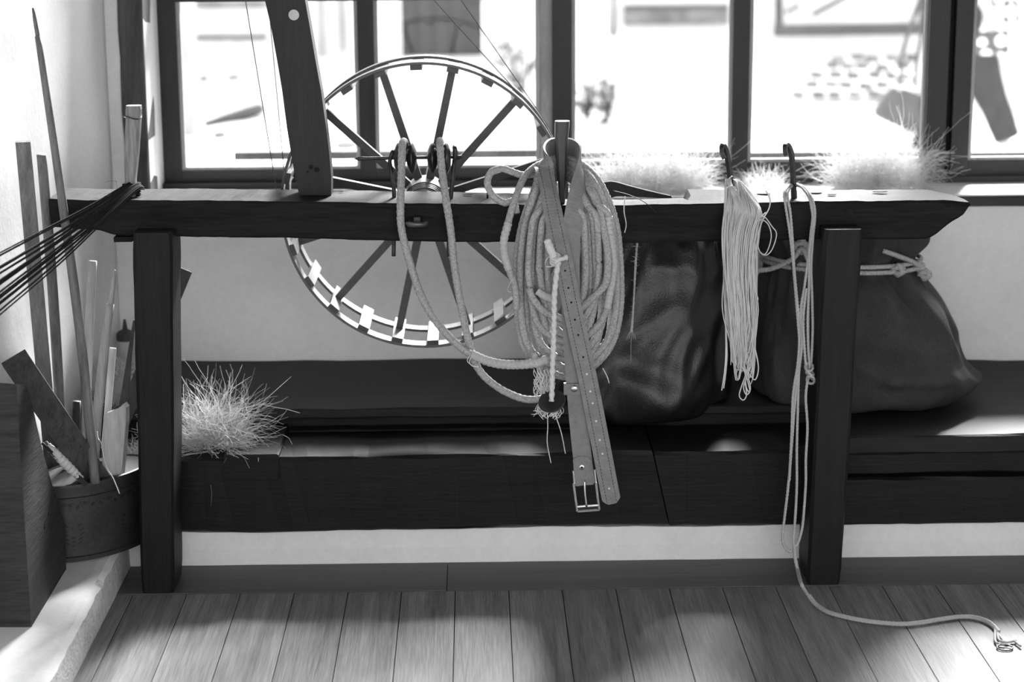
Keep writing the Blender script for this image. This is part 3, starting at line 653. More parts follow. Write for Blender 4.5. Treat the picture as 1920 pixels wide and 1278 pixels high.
# fold over the buckle bar, rivet, keeper, buckle
p, h, nn = fr[-1]; out_ = Vector((0, -1, 0))
def loc(u, v, y): return at(u, v, y)
fold = prism('buckle_fold', P([(1074, 862, -.0345), (1082, 856, -.0345), (1100, 856, -.0345), (1109, 864, -.0345), (1113, 908, -.0345), (1079, 911, -.0345)]), P([(1074, 862, -.031), (1082, 856, -.031), (1100, 856, -.031), (1109, 864, -.031), (1113, 908, -.031), (1079, 911, -.031)]), M['belt'], belt, .0008)
c = at(1091, 876, -.0355); lathe('rivet', [(.0018, -.0012), (.0032, -.0014), (.0050, -.0006), (.0052, .0010)], M['chrome'], fold, 18, 'Y', c); disc('rivet_hole', c + Vector((0, -.0012, 0)), .0017, M['hole'], fold)
keeper = Mesh(); ka, kb = at(1057, 722, -.028), at(1084, 735, -.028)
kp = box('keeper_loop', ka.x, kb.x + .010, -.0335, -.0205, kb.z - .004, ka.z + .004, M['belt'], belt, .001)
lathe('snap_stud', [(.001, -.0035), (.0045, -.0032), (.0066, -.0015), (.0066, .001)], M['chrome'], kp, 20, 'Y', at(1077, 728, -.0345))
bk = Mesh()
for q in ([(1076, 906, -.033), (1083, 958, -.033), (1124, 955, -.033), (1118, 904, -.033)],):
    cpts = P(q); bk.tube(cpts[0:2], .0028, 6, None, smoothpath=False); bk.tube(cpts[1:3], .0028, 6, None, smoothpath=False); bk.tube(cpts[2:4], .0028, 6, None, smoothpath=False)
bk.tube(P([(1075, 882, -.030), (1078, 908, -.031)]), .0028, 6, None, smoothpath=False); bk.tube(P([(1115, 880, -.030), (1118, 906, -.031)]), .0028, 6, None, smoothpath=False); bk.tube(P([(1077, 906, -.029), (1117, 903, -.029)]), .0022, 6, None, smoothpath=False); bk.tube(P([(1082, 950, -.034), (1122, 947, -.034)]), .0030, 8, None, smoothpath=False)
bko = bk.build('buckle', M['chrome'], belt, False)
tube('prong', P([(1096, 900, -.034), (1097, 925, -.037), (1100, 950, -.038)]), .0022, M['chrome'], bko, 8, .005)

# ------------------------------------------------------------------ twisted cord with a knot and a wooden disc
kc = empty('knotted_cord', at(1038, 750, -.04), 'twisted white cord with a wrapped knob and a dark wooden disc at its end', 'cord')
Mesh().tube(P([(1047, 492, -.046), (1044, 510, -.048), (1040, 550, -.048), (1039, 600, -.046), (1038, 640, -.046), (1036, 690, -.046), (1035, 730, -.050), (1034, 752, -.052)]), .0047, 14, .002, lobes=2, depth=.30, pitch=.030, fuzz=.05).build('twist', M['cord'], kc)
whip(P([(1026, 450, -.040), (1030, 462, -.045), (1034, 472, -.047), (1040, 482, -.048)]), [.0068, .0078, .0075, .0066], 'wrapped_knob', kc, 'cord')
kn = Mesh()
for a in range(3):
    pts = []
    for t in np.linspace(0, 2 * PI, 14): pts.append(at(1041 + 8 * math.cos(t), 484 + 5 * a - 3 + 6 * math.sin(t), -.047 - .006 * math.sin(t + a)))
    kn.tube(pts, .0032, 8, .002, lobes=3, depth=.15, pitch=.012)
kn.tube(P([(1040, 490, -.050), (1050, 486, -.054), (1058, 484, -.052), (1062, 480, -.048), (1060, 487, -.050)]), .0042, 10, .002, lobes=3, depth=.15, pitch=.012)
kn.tube(P([(1036, 478, -.048), (1026, 484, -.050), (1022, 494, -.050)]), .0009, 5, .002); kn.tube(P([(1040, 498, -.05), (1030, 500, -.052), (1024, 499, -.052)]), .0012, 5, .002)
kn.build('knot', M['cord'], kc)
q = Matrix.Rotation(math.radians(38), 3, 'X') @ Matrix.Rotation(math.radians(-12), 3, 'Y')
dsk = lathe('wooden_disc', [(.004, -.004), (.018, -.0045), (.025, -.003), (.0268, 0), (.025, .003), (.016, .0048), (.0065, .0042), (.0045, .002)], M['whorl'], kc, 34, 'Z', at(1035, 752, -.040), q)
fm = Mesh()
for _ in range(60):
    u = random.uniform(1008, 1050); v0 = random.uniform(756, 764); fm.tube(P([(u, v0, -.034), (u + random.uniform(-8, 8), v0 + random.uniform(6, 14), -.036), (u + random.uniform(-16, 14), v0 + random.uniform(2, 26), -.036 + random.uniform(-.01, .01))]), .0007, 4, .004)
for _ in range(46):
    u = random.uniform(1003, 1030); v0 = random.uniform(690, 712); L1 = random.uniform(30, 52); pts = [(u + 3 * math.sin(t * 9 + u), v0 + L1 * t, -.022 + .004 * math.sin(u)) for t in np.linspace(0, 1, 8)]; fm.tube(P(pts), .0009, 4, .004)
for q_ in ([(1026, 768), (1027, 800), (1026, 830), (1033, 868)], [(1040, 775), (1052, 810), (1060, 850)], [(1130, 690), (1138, 705), (1142, 718)]): fm.tube(P([(u, v, -.034) for u, v in q_]), .0010, 5, .004)
fm.build('frayed_tassel', M['cord'], kc)['kind'] = 'stuff'

# ------------------------------------------------------------------ hank of white yarn on the first hook
hank = empty('yarn_hank', at(1390, 690, .03), 'hank of white cotton yarn hanging from the iron hook beside the rope coil', 'yarn')
hk = Mesh()
for i in range(110):
    a = random.random(); lay = random.uniform(0, 1); vb = random.uniform(640, 690) if i % 9 else random.uniform(690, 722)
    y = .046 - .030 * math.sin(lay * PI) - random.uniform(0, .006)
    ul = 1358 + 34 * random.random(); ur = ul + random.uniform(14, 46); ur = min(ur, 1418)
    sw = random.uniform(-5, 5)
    top = (1373 + random.uniform(-5, 5), 338 + random.uniform(-4, 6), .096)
    tw = lambda v, u: u + 6 * math.sin((v - 340) / 60 + lay * 5)
    lp = [(1372, 336 + lay * 12, .122), (top[0] - 8, top[1] + 4, .10), (ul - 2 + 4 * lay, 385, .058 - .01 * lay), (tw(440, ul), 440, y + .006), (tw(510, ul + 2), 510, y), (tw(580, ul + 4) + sw, 580, y), (ul + 10, vb - 40, y), ((ul + ur) / 2 + 3, vb, y + .002), (ur - 3, vb - 40, y), (tw(580, ur - 6) + sw, 580, y), (tw(510, ur - 4), 510, y), (tw(440, ur), 440, y + .004), (ur + 8 - 5 * lay, 390, .056 - .012 * lay), (top[0] + 12, top[1] + 6, .10), (1375, 336 + lay * 12, .122)]
    hk.tube(P(lp), .00115, 5, .012, per=6)
hk.build('strands', M['yarn'], hank)['kind'] = 'stuff'
lo = Mesh()
for q_ in ([(1408, 400, .05), (1425, 412, .045), (1440, 395, .04), (1444, 375, .045), (1436, 357, .06)], [(1412, 420, .04), (1430, 405, .036), (1448, 425, .034), (1456, 440, .034), (1446, 470, .034), (1432, 478, .034), (1418, 462, .034), (1408, 440, .036), (1418, 415, .036), (1436, 398, .034)],
           [(1410, 430, .038), (1424, 412, .032), (1440, 420, .032), (1446, 445, .032), (1436, 475, .032), (1424, 470, .032), (1420, 440, .032), (1434, 405, .034)],
           [(1360, 350, .06), (1357, 430, .044), (1358, 520, .04), (1360, 600, .04), (1361, 660, .04), (1358, 700, .036), (1353, 732, .03)], [(1362, 350, .06), (1359, 430, .042), (1361, 600, .038), (1363, 670, .036), (1357, 728, .03)],
           [(1395, 680, .03), (1398, 700, .026), (1390, 725, .024), (1386, 742, .024), (1394, 750, .024), (1400, 738, .024), (1396, 715, .024)], [(1398, 690, .028), (1404, 712, .022), (1407, 730, .022), (1400, 740, .022), (1394, 726, .022), (1400, 706, .024)], [(1396, 690, .026), (1402, 715, .02), (1406, 734, .02), (1400, 728, .02), (1397, 708, .02)],
           [(1406, 560, .034), (1412, 580, .03), (1408, 600, .03), (1408, 625, .03), (1416, 655, .03), (1422, 690, .03), (1416, 712, .03), (1406, 702, .03)], [(1408, 540, .034), (1418, 552, .03), (1421, 562, .03), (1410, 566, .03), (1403, 556, .03), (1412, 548, .028), (1419, 560, .028), (1408, 568, .03)],
           [(1400, 545, .03), (1412, 558, .028), (1402, 566, .028), (1398, 554, .028), (1410, 550, .026)], [(1372, 348, .085), (1363, 352, .07), (1360, 362, .055)], [(1373, 330, .10), (1364, 338, .09), (1368, 352, .08)]):
    lo.tube(P(q_), .00125, 5, .004)
lo.build('loose_loops', M['yarn'], hank)

# ------------------------------------------------------------------ twine on the second hook, its tail lying on the floor
tw_ = empty('twine_hank', at(1495, 1020, 0), 'loops of hairy twine hung from an iron hook, its tail trailing over the floor', 'twine')
t_ = Mesh(); tp = []
def strand(pts, r=.0026):
    p = P(pts) if not isinstance(pts[0], Vector) else pts
    t_.tube(p, r, 8, .0022, lobes=2, depth=.28, pitch=.014, fuzz=.12); tp.append(resample(catmull(p, 8), .006)[0])
strand([(1488, 344, .130), (1478, 350, .100), (1471, 362, .066), (1473, 385, .052), (1480, 430, .046), (1486, 480, .044), (1491, 540, .042), (1496, 600, .04), (1500, 660, .036), (1496, 700, .032), (1490, 760, .028), (1484, 840, .022), (1478, 910, .014), (1471, 970, .008), (1467, 1005, .004), (1471, 1024, .002), (1480, 1034, 0), (1486, 1030, 0)])
strand([(1489, 345, .128), (1480, 354, .096), (1476, 366, .060), (1482, 400, .048), (1486, 450, .044), (1489, 500, .042), (1494, 560, .040), (1499, 620, .038), (1496, 680, .034), (1487, 740, .030), (1484, 820, .022), (1480, 900, .014)])
strand([(1490, 345, .128), (1504, 352, .094), (1517, 370, .056), (1524, 400, .046), (1520, 440, .042), (1516, 480, .040), (1508, 540, .038), (1502, 580, .036), (1504, 640, .034), (1498, 700, .032), (1496, 760, .028), (1494, 840, .022), (1494, 910, .014), (1491, 970, .008), (1488, 1010, .002), (1490, 1040, -.002)])
strand([(1490, 344, .130), (1508, 352, .092), (1522, 372, .052), (1528, 400, .044), (1524, 450, .040), (1521, 500, .038), (1523, 560, .036), (1524, 620, .034), (1521, 680, .030)])
strand([(1491, 346, .126), (1512, 356, .088), (1519, 376, .054), (1525, 420, .042), (1518, 470, .038), (1517, 530, .036), (1515, 600, .034), (1516, 660, .030), (1518, 690, .028), (1511, 740, .026), (1514, 800, .022), (1511, 860, .018), (1511, 900, .014), (1508, 950, .008), (1504, 990, .004), (1496, 1018, 0), (1489, 1026, 0)])
strand([(1512, 540, .034), (1506, 600, .032), (1509, 660, .030), (1512, 690, .028)])
# knot half way down
for a in range(4):
    pts = [at(1517 + 7 * math.cos(t) + a, 700 + 8 * (a - 1.5) + 7 * math.sin(t + a), .024 - .009 * math.sin(t)) for t in np.linspace(0, 2 * PI, 12)]; strand(pts)
flr = lambda u, v: atz(u, v, .0045)
tail = P([(1489, 1020, 0), (1491, 1045, -.006), (1496, 1070, -.016)]) + [atz(1503, 1095, .045)] + [atz(1516, 1117, .015), flr(1530, 1134), flr(1552, 1148), flr(1580, 1156), flr(1620, 1164), flr(1665, 1169), flr(1700, 1170), flr(1735, 1166), flr(1765, 1161), flr(1795, 1157), flr(1820, 1157), flr(1845, 1163), flr(1862, 1174), flr(1872, 1186)]
strand(tail, .0034); strand([q + Vector((.0015, .0012, .002)) for q in tail[4:]], .0030)
for q_ in ([(1868, 1182), (1878, 1196), (1886, 1204), (1900, 1201), (1914, 1211)], [(1866, 1180), (1866, 1200), (1872, 1206), (1884, 1208)], [(1870, 1184), (1874, 1200), (1890, 1203), (1905, 1200)]): strand([flr(u, v) for u, v in q_], .0022)
t_.build('strands', M['twine'], tw_)
hm = Mesh(); [hairs(hm, p, 26, .006, .00022) for p in tp]
hm.build('hairs', M['cord'], tw_)['kind'] = 'stuff'
c = flr(1884, 1212); c.z = .0032
Mesh().tube([(c.x + .014 * math.cos(t), c.y + .012 * math.sin(t), c.z + .001 * math.sin(t)) for t in np.linspace(0, 2 * PI, 30)], .0016, 6, .003).build('end_ring', M['iron'], tw_)
# hairy jute end behind the beam
jm = Mesh(); jp = P([(1196, 440, .255), (1192, 490, .25), (1190, 530, .25), (1188, 570, .25), (1186, 600, .25), (1184, 622, .25)])
jm.tube(jp, [.002, .0018, .0022, .0018, .002, .003], 7, .003, lobes=2, depth=.3, pitch=.02, fuzz=.2); hairs(jm, resample(catmull(jp, 8), .004)[0], 70, .009, .0003)
for dx in (-9, -5, 4, 8): jm.tube(P([(1184, 618, .25), (1184 + dx * .6, 626, .25), (1184 + dx, 636, .25)]), .0005, 4, .004)
jm.tube(P([(1184, 622, .25), (1183, 650, .25), (1183, 678, .25)]), .0005, 4, .006)
tag(jm.build('jute_string', M['twine']), 'short hairy jute string dangling under the beam in front of the shiny sack', 'string')

# ================================================================== sacks on the bench
def sack(name, rows, m, nseg=110, fold=.012, seed=1, clamp=None, ear=None, creases=()):
    """rows from the bottom up: (z, x0, x1, y0, y1, foldiness); a soft bag surface swept through these outlines"""
    zs = [r[0] for r in rows]; nz = 60; V = []; Fc = []
    tt = np.linspace(0, 1, nz + 1); idx = tt * (len(rows) - 1)
    for i in range(nz + 1):
        k = idx[i]; a = catmull_at(rows, k)
        z, xa, xb, ya, yb, fo = a; cx, cy, hx, hy = (xa + xb) / 2, (ya + yb) / 2, (xb - xa) / 2, (yb - ya) / 2
        for j in range(nseg):
            t = 2 * PI * j / nseg; c_, s_ = math.cos(t), math.sin(t); e = .82
            p = Vector((cx + hx * math.copysign(abs(c_) ** e, c_), cy + hy * math.copysign(abs(s_) ** e, s_), z))
            q = Vector((math.cos(t) * 2.2 + seed * 5, math.sin(t) * 2.2, z * 5))
            d = fold * .8 * noise.noise(q * 1.1) + fold * .5 * (abs(noise.noise(q * 2.1)) * -2 + .5)
            d += fo * .010 * (math.sin(t * 13 + 3 * noise.noise(Vector((t * 1.5, seed, z * 3)))) + .6 * math.sin(t * 21 + seed))
            n_ = Vector((c_, s_, 0)); p += n_ * d
            if s_ < .1:
                for (xa_, za_, xb_, zb_, am, wd) in creases:
                    f = min(1, max(0, ((p.x - xa_) * (xb_ - xa_) + (z - za_) * (zb_ - za_)) / ((xb_ - xa_) ** 2 + (zb_ - za_) ** 2)))
                    dd = math.hypot(p.x - xa_ - f * (xb_ - xa_), z - za_ - f * (zb_ - za_)); p.y -= am * math.exp(-(dd / wd) ** 2)
            p.z += .010 * noise.noise(Vector((p.x * 9, p.y * 9, seed))) * (1 if 0 < i < nz else 0)
            if ear: p = ear(p)
            if clamp: p = clamp(p)
            V.append(p)
    for i in range(nz):
        for j in range(nseg): Fc.append((i * nseg + j, i * nseg + (j + 1) % nseg, (i + 1) * nseg + (j + 1) % nseg, (i + 1) * nseg + j))
    Fc.append(tuple(range(nseg - 1, -1, -1))); Fc.append(tuple(nz * nseg + j for j in range(nseg)))
    return V, Fc
def catmull_at(rows, k):
    i = min(int(k), len(rows) - 2); t = k - i; r = [np.array(x, float) for x in rows]
    a, b, c, d = r[max(i - 1, 0)], r[i], r[i + 1], r[min(i + 2, len(r) - 1)]
    return .5 * ((2 * b) + (c - a) * t + (2 * a - 5 * b + 4 * c - d) * t * t + (3 * b - a - 3 * c + d) * t ** 3)
def X(u, v, Y): return at(u, v, Y).x
sk = empty('leather_sack', (.40, .5, ZSEAT), 'shiny dark leather sack slumped on the bench behind the rope coil', 'sack')
def cl(p):
    if p.y > .332: p.z = max(p.z, ZSEAT + .003)
    elif p.y > .14: p.z = max(p.z, ZL + .011)
    p.y = min(p.y, YW - .012); return p
rows = [(.252, .26, .44, .34, .66, 0), (.258, .20, .50, .290, .72, 0), (.30, .155, .550, .268, .76, 0), (.40, .175, .558, .272, .77, 0), (.50, .215, .556, .290, .76, .1), (.58, .235, .550, .31, .72, .3), (.635, .26, .54, .33, .66, .6), (.668, .29, .50, .36, .60, .9), (.675, .33, .46, .42, .55, .5)]
V, Fc = sack('s', rows, None, fold=.020, seed=2, clamp=cl, creases=((.50, .30, .53, .60, -.014, .028), (.555, .30, .56, .50, .010, .026), (.22, .42, .40, .36, -.007, .026), (.20, .37, .42, .30, .006, .04), (.33, .62, .36, .45, -.006, .03))); body = py('body', V, Fc, M['sack'], sk, True)
sb = body.modifiers.new('smooth', 'SUBSURF'); sb.levels = 1; sb.render_levels = 1
# stiff leather rim of this sack standing up behind the beam
Lr = P([(1130, 342, .30), (1150, 340, .30), (1180, 348, .30), (1215, 357, .30), (1258, 367, .30)]); pr = catmull([list(p) for p in Lr], 8); V = []; Fc = []
for i, p in enumerate(pr):
    t = i / (len(pr) - 1); h = .034 * (1 - t) + .006
    V += [(p[0], .296, p[2]), (p[0], .304, p[2] + .001), (p[0] + .004, .306, p[2] - h), (p[0] + .004, .298, p[2] - h)]
for i in range(len(pr) - 1):
    for j in range(4): Fc.append((i * 4 + j, i * 4 + (j + 1) % 4, (i + 1) * 4 + (j + 1) % 4, (i + 1) * 4 + j))
Fc += [(0, 1, 2, 3), tuple((len(pr) - 1) * 4 + j for j in (3, 2, 1, 0))]
fl_ = py('mouth_flap', V, Fc, M['suedesack'], sk, False); sm = fl_.modifiers.new('round', 'BEVEL'); sm.width = .002; sm.segments = 2

s2_ = empty('suede_sack', (.85, .45, .268), 'matt dark suede sack tied at the neck with rope behind the square leg', 'sack')
xr = lambda u, v: X(u, v, .42)
def cl2(p):
    p.z = max(p.z, .271 if p.x > .742 else ZSEAT + .003); p.y = min(p.y, YW - .012); return p
def ear(p):
    # corner of the bag pulled out into a point low on its far side
    d = math.exp(-((p.z - .318) / .022) ** 2) * max(0, (p.x - .96) / .1) ** 2 * .030
    p.x += d; return p
rows = [(.272, .70, .98, .36, .64, 0), (.275, .62, 1.015, .29, .68, 0), (.305, .592, 1.060, .265, .70, 0), (.356, .594, 1.052, .268, .71, .05), (.452, .606, 1.018, .305, .69, .4), (.525, .622, .966, .355, .65, .8), (.552, .632, .944, .378, .622, .7), (.575, .632, .944, .375, .625, .8), (.605, .618, .962, .35, .65, 1.0), (.64, .60, .972, .33, .68, 1.1), (.668, .60, .966, .33, .68, 1.0), (.672, .66, .90, .40, .60, .6)]
V, Fc = sack('s', rows, None, fold=.016, seed=6, clamp=cl2, creases=((.77, .40, .86, .352, .022, .020), (.86, .352, 1.05, .335, .018, .018), (.80, .43, .98, .39, -.014, .026), (.75, .52, .79, .44, -.018, .018), (.80, .52, .74, .40, .014, .016), (.88, .54, .90, .46, -.012, .014), (.60, .50, .62, .36, .020, .018), (.645, .50, .66, .34, -.02, .02))); 
V = [ear(p.copy()) for p in V]
body = py('body', V, Fc, M['suedesack'], s2_, True); sb = body.modifiers.new('smooth', 'SUBSURF'); sb.levels = 1; sb.render_levels = 1
tie = Mesh(); ky = .335
ZK = at(1660, 500, .388).z
def ring_pts(z, dz, n=44):
    return [(.788 + .170 * math.cos(t), .50 + .140 * math.sin(t), z + dz * math.cos(t)) for t in np.linspace(0, 2 * PI, n)]
for z, dz in ((ZK + .005, -.004), (ZK - .007, -.006)): tie.tube(ring_pts(z, dz), .0050, 10, .003, lobes=3, depth=.2, pitch=.024, fuzz=.05)
def knot(mesh, c, s, r):
    c = Vector(c)
    for a in range(3):
        pts = [c + Vector((s * math.cos(t) * (1 if a != 1 else .5), -.006 * math.sin(t + a), s * math.sin(t) * (.6 if a != 1 else 1))) for t in np.linspace(0, 2 * PI, 14)]
        mesh.tube(pts, r, 8, .002, lobes=3, depth=.2, pitch=.02)
knot(tie, at(1684, 506, .378), .011, .0056); knot(tie, at(1722, 498, .43), .009, .0054); knot(tie, at(1733, 514, .44), .010, .0062); knot(tie, at(1503, 462, .345), .013, .0056)
tie.tube(P([(1655, 470, .35), (1668, 474, .352), (1690, 482, .37), (1708, 489, .40), (1722, 498, .43)]), .0052, 10, .003, lobes=3, depth=.2, pitch=.024)
tie.tube(P([(1412, 508, .32), (1445, 504, .315), (1470, 494, .32), (1490, 482, .33), (1504, 466, .335), (1516, 490, .345)]), .0050, 10, .003, lobes=3, depth=.2, pitch=.024)
tie.build('neck_rope', M['rope'], s2_)
Mesh().tube(P([(1722, 515, .44), (1730, 532, .43), (1742, 556, .42)]), .0022, 6, .004).build('drawstring', M['suedesack'], s2_)

# ================================================================== tufts of hemp fibre
def tuft(name, base, rx, ry, rz, n, ln, label, r=.00035, spray=.5, seed=0, bias=(0, 0, .3), group='tufts of pale hemp fibre', strays=0):
    rng = np.random.default_rng(seed + 50); V = []; Fc = []; K = 7
    for i in range(n + strays):
        th = rng.uniform(0, 2 * PI); rad = math.sqrt(rng.uniform(0, 1)); hh = rng.uniform(0, 1) ** 1.3 * math.sqrt(max(0, 1 - rad ** 2 * .9))
        p = np.array([base[0] + rx * rad * math.cos(th), base[1] + ry * rad * math.sin(th), base[2] + .002 + rz * hh])
        outd = np.array([math.cos(th) * rad, math.sin(th) * rad, hh * .8 + .1])
        d = rng.normal(0, 1, 3) * np.array([1, .8, .55]); d = d / np.linalg.norm(d) + outd * spray + np.array(bias); d /= np.linalg.norm(d)
        L1 = ln * rng.uniform(.35, 1.15) * (1.5 if i >= n else 1); curl = rng.normal(0, 1, 3) * .55; st = L1 / (K - 1); rr = r * rng.uniform(.6, 1.2)
        pts = [p]
        for k in range(K - 1):
            d = d + (curl + rng.normal(0, .5, 3)) * .42 + np.array([0, 0, -.10 * k / K]); d /= np.linalg.norm(d); p = p + d * st
            if p[2] < base[2] + .001 and abs(p[0] - base[0]) < rx * 1.2 and i < n: p[2] = base[2] + .001; d[2] = abs(d[2]) * .3
            pts.append(p)
        pts = np.array(pts); T = np.gradient(pts, axis=0); T /= np.linalg.norm(T, axis=1)[:, None] + 1e-9
        a = np.array([0.3, .5, .8]); N1 = np.cross(T, a); N1 /= np.linalg.norm(N1, axis=1)[:, None] + 1e-9; B1 = np.cross(T, N1)
        b0 = len(V) * 1
        for k in range(K):
            q = rr * (1 - .6 * k / K)
            for t in (0, 2.094, 4.189): V.append(pts[k] + q * (math.cos(t) * N1[k] + math.sin(t) * B1[k]))
        for k in range(K - 1):
            for j in range(3): Fc.append((b0 + k * 3 + j, b0 + k * 3 + (j + 1) % 3, b0 + (k + 1) * 3 + (j + 1) % 3, b0 + (k + 1) * 3 + j))
    return tag(py(name, V, Fc, M['wool'], None, True), label, 'fibre', group)
c = at(400, 850, .27); tuft('hemp_tuft', (c.x, .265, ZL + .009), .064, .075, .060, 1500, .115, 'pale hemp tuft lying on the bench ledge beside the square leg', r=.00055, seed=1, strays=70, bias=(.35, -.15, .05), spray=.2)
c = at(225, 760, .45); tuft('hemp_tuft', (c.x, .45, ZSEAT), .05, .08, .055, 1000, .07, 'pale hemp tuft on the bench behind the tin bucket of sticks', r=.0005, seed=2)
tuft('hemp_tuft', (-.695, .255, ZL - .04), .03, .05, .04, 500, .05, 'small hemp tuft squeezed between tin bucket and bench end', r=.0005, seed=7)
c = at(1215, 350, .90); tuft('hemp_tuft', (c.x, .89, ZS), .135, .060, .070, 2000, .12, 'long pale hemp tuft on the window sill above the shiny leather sack', r=.00055, seed=3, spray=.35, bias=(.35, 0, .15), strays=60)
c = at(1432, 345, .88); tuft('hemp_tuft', (c.x, .88, ZS), .055, .05, .030, 500, .055, 'small thin hemp tuft on the window sill between the two iron hooks', r=.0005, seed=4)
c = at(1645, 340, .90); tuft('hemp_tuft', (c.x, .89, ZS), .105, .060, .082, 1900, .12, 'thick pale hemp tuft on the window sill above the suede sack', r=.00055, seed=5, spray=.4, strays=40)
m_ = Mesh()
for i in range(46):
    a = at(1738 + random.uniform(-8, 6), 330 + random.uniform(-30, 10), .88); d = Vector((random.uniform(-.3, 1), random.uniform(-.2, .2), random.uniform(.1, 1.2))).normalized() * random.uniform(.03, .07)
    m_.tube([a, a + d * .5 + Vector((0, 0, .008)), a + d + Vector((d.z * .4, 0, -.012))], [.0006, .0006, .0003], 3, .008)
tag(m_.build('fibre_wisp', M['wool']), 'loose wisp of curled fibres against the broad window post', 'fibre', 'tufts of pale hemp fibre')

# ================================================================== tin bucket of sticks in the corner
bc = Vector((-.765, .094, .0735)); BA, BB, BT = .128, .075, math.radians(50); BH = .155
bkt = empty('tin_bucket', bc, 'oval dark tin bucket with stencilled flowers, full of sticks, on the plaster step', 'bucket')
def oval(t, k=1.0, dz=0., d=0.):
    a, b = BA * k + d, BB * k + d; x_, y_ = a * math.cos(t), b * math.sin(t)
    return Vector((bc.x + x_ * math.cos(BT) - y_ * math.sin(BT), bc.y + x_ * math.sin(BT) + y_ * math.cos(BT), bc.z + dz))
def oval_lathe(name, prof, m, parent, seg=64):
    V = [oval(2 * PI * j / seg, 1.0, h, d) for (d, h) in prof for j in range(seg)]; n = len(prof)
    Fc = [(i * seg + j, i * seg + (j + 1) % seg, (i + 1) * seg + (j + 1) % seg, (i + 1) * seg + j) for i in range(n - 1) for j in range(seg)]
    bm = bmesh.new(); vs = [bm.verts.new(v) for v in V]
    for f in Fc: bm.faces.new([vs[q] for q in f])
    bm.faces.new([vs[j] for j in range(seg)][::-1]); bm.faces.new([vs[(n - 1) * seg + j] for j in range(seg)])
    return sharp(from_bm(name, bm, m, parent, True))
oval_lathe('wall', [(-.004, 0), (.0, .003), (0, BH - .002), (-.002, BH), (-.005, BH - .002), (-.005, .008)], M['bucket'], bkt)
oval_lathe('rim_band', [(.0002, BH - .026), (.0035, BH - .022), (.0030, BH - .012), (.0045, BH - .004), (.0035, BH + .002), (-.001, BH + .003), (-.003, BH)], M['bucket'], bkt)
oval_lathe('base_band', [(.0002, .012), (.0028, .010), (.0028, .002), (-.003, .001)], M['bucket'], bkt)
sten = Mesh()
def blot(t, h, w_, hh, ang=0):
    pts = []
    for k in range(9):
        a = 2 * PI * k / 9; x_, z_ = w_ * math.cos(a), hh * math.sin(a); x2, z2 = x_ * math.cos(ang) - z_ * math.sin(ang), x_ * math.sin(ang) + z_ * math.cos(ang)
        pts.append(oval(t + x2 / .095, 1.0, h + z2, .0007))
    sten.add([list(q) for q in pts], [list(range(9))])
tf = math.radians(228)
for i in range(16):
    t = tf + (i - 5) * .135
    blot(t, BH - .040 + .004 * math.sin(i * 2.3), .0032, .0045, .5 * (-1) ** i); blot(t + .06, BH - .036, .002, .002)
for cx_ in (-.10, .95):
    for s_ in (-1, 1):
        for k in range(5): blot(tf + cx_ + s_ * (.13 + .03 * math.sin(k)), .075 - k * .009, .0055, .0018, s_ * .7)
    for k in range(4): blot(tf + cx_, .050 - k * .008, .0040 - k * .0005, .0020, 0)
sten.build('stencil', M['stencil'], bkt, False)['kind'] = 'stuff'

def bar(name, a, b, w_, t_, m, label, cat, wdir=None, group='sticks stored in the corner', taper=1.0, bevel=.0015):
    """flat lath from a to b, width w_ across wdir and thickness t_"""
    a, b = Vector(a), Vector(b); d = (b - a).normalized(); h = Vector(wdir or (1, 0, 0)); h = (h - d * h.dot(d)).normalized(); n_ = d.cross(h).normalized(); bm = bmesh.new(); c8 = []
    for p, k in ((a, 1.0), (b, taper)):
        for (s_, q) in ((-1, -1), (1, -1), (1, 1), (-1, 1)): c8.append(p + h * s_ * w_ / 2 * k + n_ * q * t_ / 2)
    hexa(bm, c8); o = from_bm(name, bm, m, None, False, bevel, 2); return tag(o, label, cat, group)
zb = bc.z + .012
def inb(t, k): p = oval(t, k); p.z = zb; return p
# long rod with a thin tenon tip
a = at(176, 880, .10); b = at(70, 68, .10)
rod = Mesh().tube([at(178, 905, .012), at(152, 640, .028), at(113, 350, .046), at(71, 68, .075)], [.0098, .0095, .0085, .0060], 12, .03).build('long_rod', M['stickmid'])
tag(rod, 'tallest thin wooden rod with a narrow tip leaning on the white wall', 'stick', 'sticks stored in the corner')
Mesh().tube([at(71, 69, .075), at(66, 40, .079), at(62, 15, .083)], [.0042, .0040, .0024], 10, .01).build('tip', M['stickmid'], rod)
bar('flat_lath', at(100, 900, .165), at(43, 265, .02), .029, .010, M['stickmid'], 'broad flat lath leaning on the white wall behind the dark plank', 'lath', (1, .15, 0), taper=.95)
tag(Mesh().tube([at(120, 900, .190), at(100, 560, .11), at(78, 290, .06)], [.0105, .0105, .0098], 12, .03).build('round_stick', M['stickmid']), 'round blunt stick half hidden behind the broad flat lath', 'stick', 'sticks stored in the corner')
bar('dark_plank', at(186, 905, .055), at(27, 672, -.12), .050, .018, M['stickdark'], 'thick dark plank tilted from the bucket onto the wooden block', 'plank', (.8, .2, .55), bevel=.003)
tag(Mesh().tube([at(159, 860, .15), at(163, 720, .15), at(170, 560, .16), at(174, 489, .165)], [.0085, .0090, .0092, .0085], 12, .02).build('pale_stick', M['sticklight']), 'pale round stick with a rounded top standing in the bucket', 'stick', 'sticks stored in the corner')
sp = Mesh().tube([at(177, 860, .12), at(184, 760, .122), at(195, 660, .126), at(207, 570, .13)], [.0100, .0100, .0095, .0075], 14, .02).build('pale_spindle', M['sticklight'])
tag(sp, 'pale turned spindle with a slim pointed tip standing in the bucket', 'spindle', 'sticks stored in the corner')
Mesh().tube([at(207, 571, .13), at(209.5, 558, .13), at(213, 530, .131), at(215.5, 506, .132)], [.0062, .0045, .0042, .0016], 12, .006).build('tip', M['sticklight'], sp)
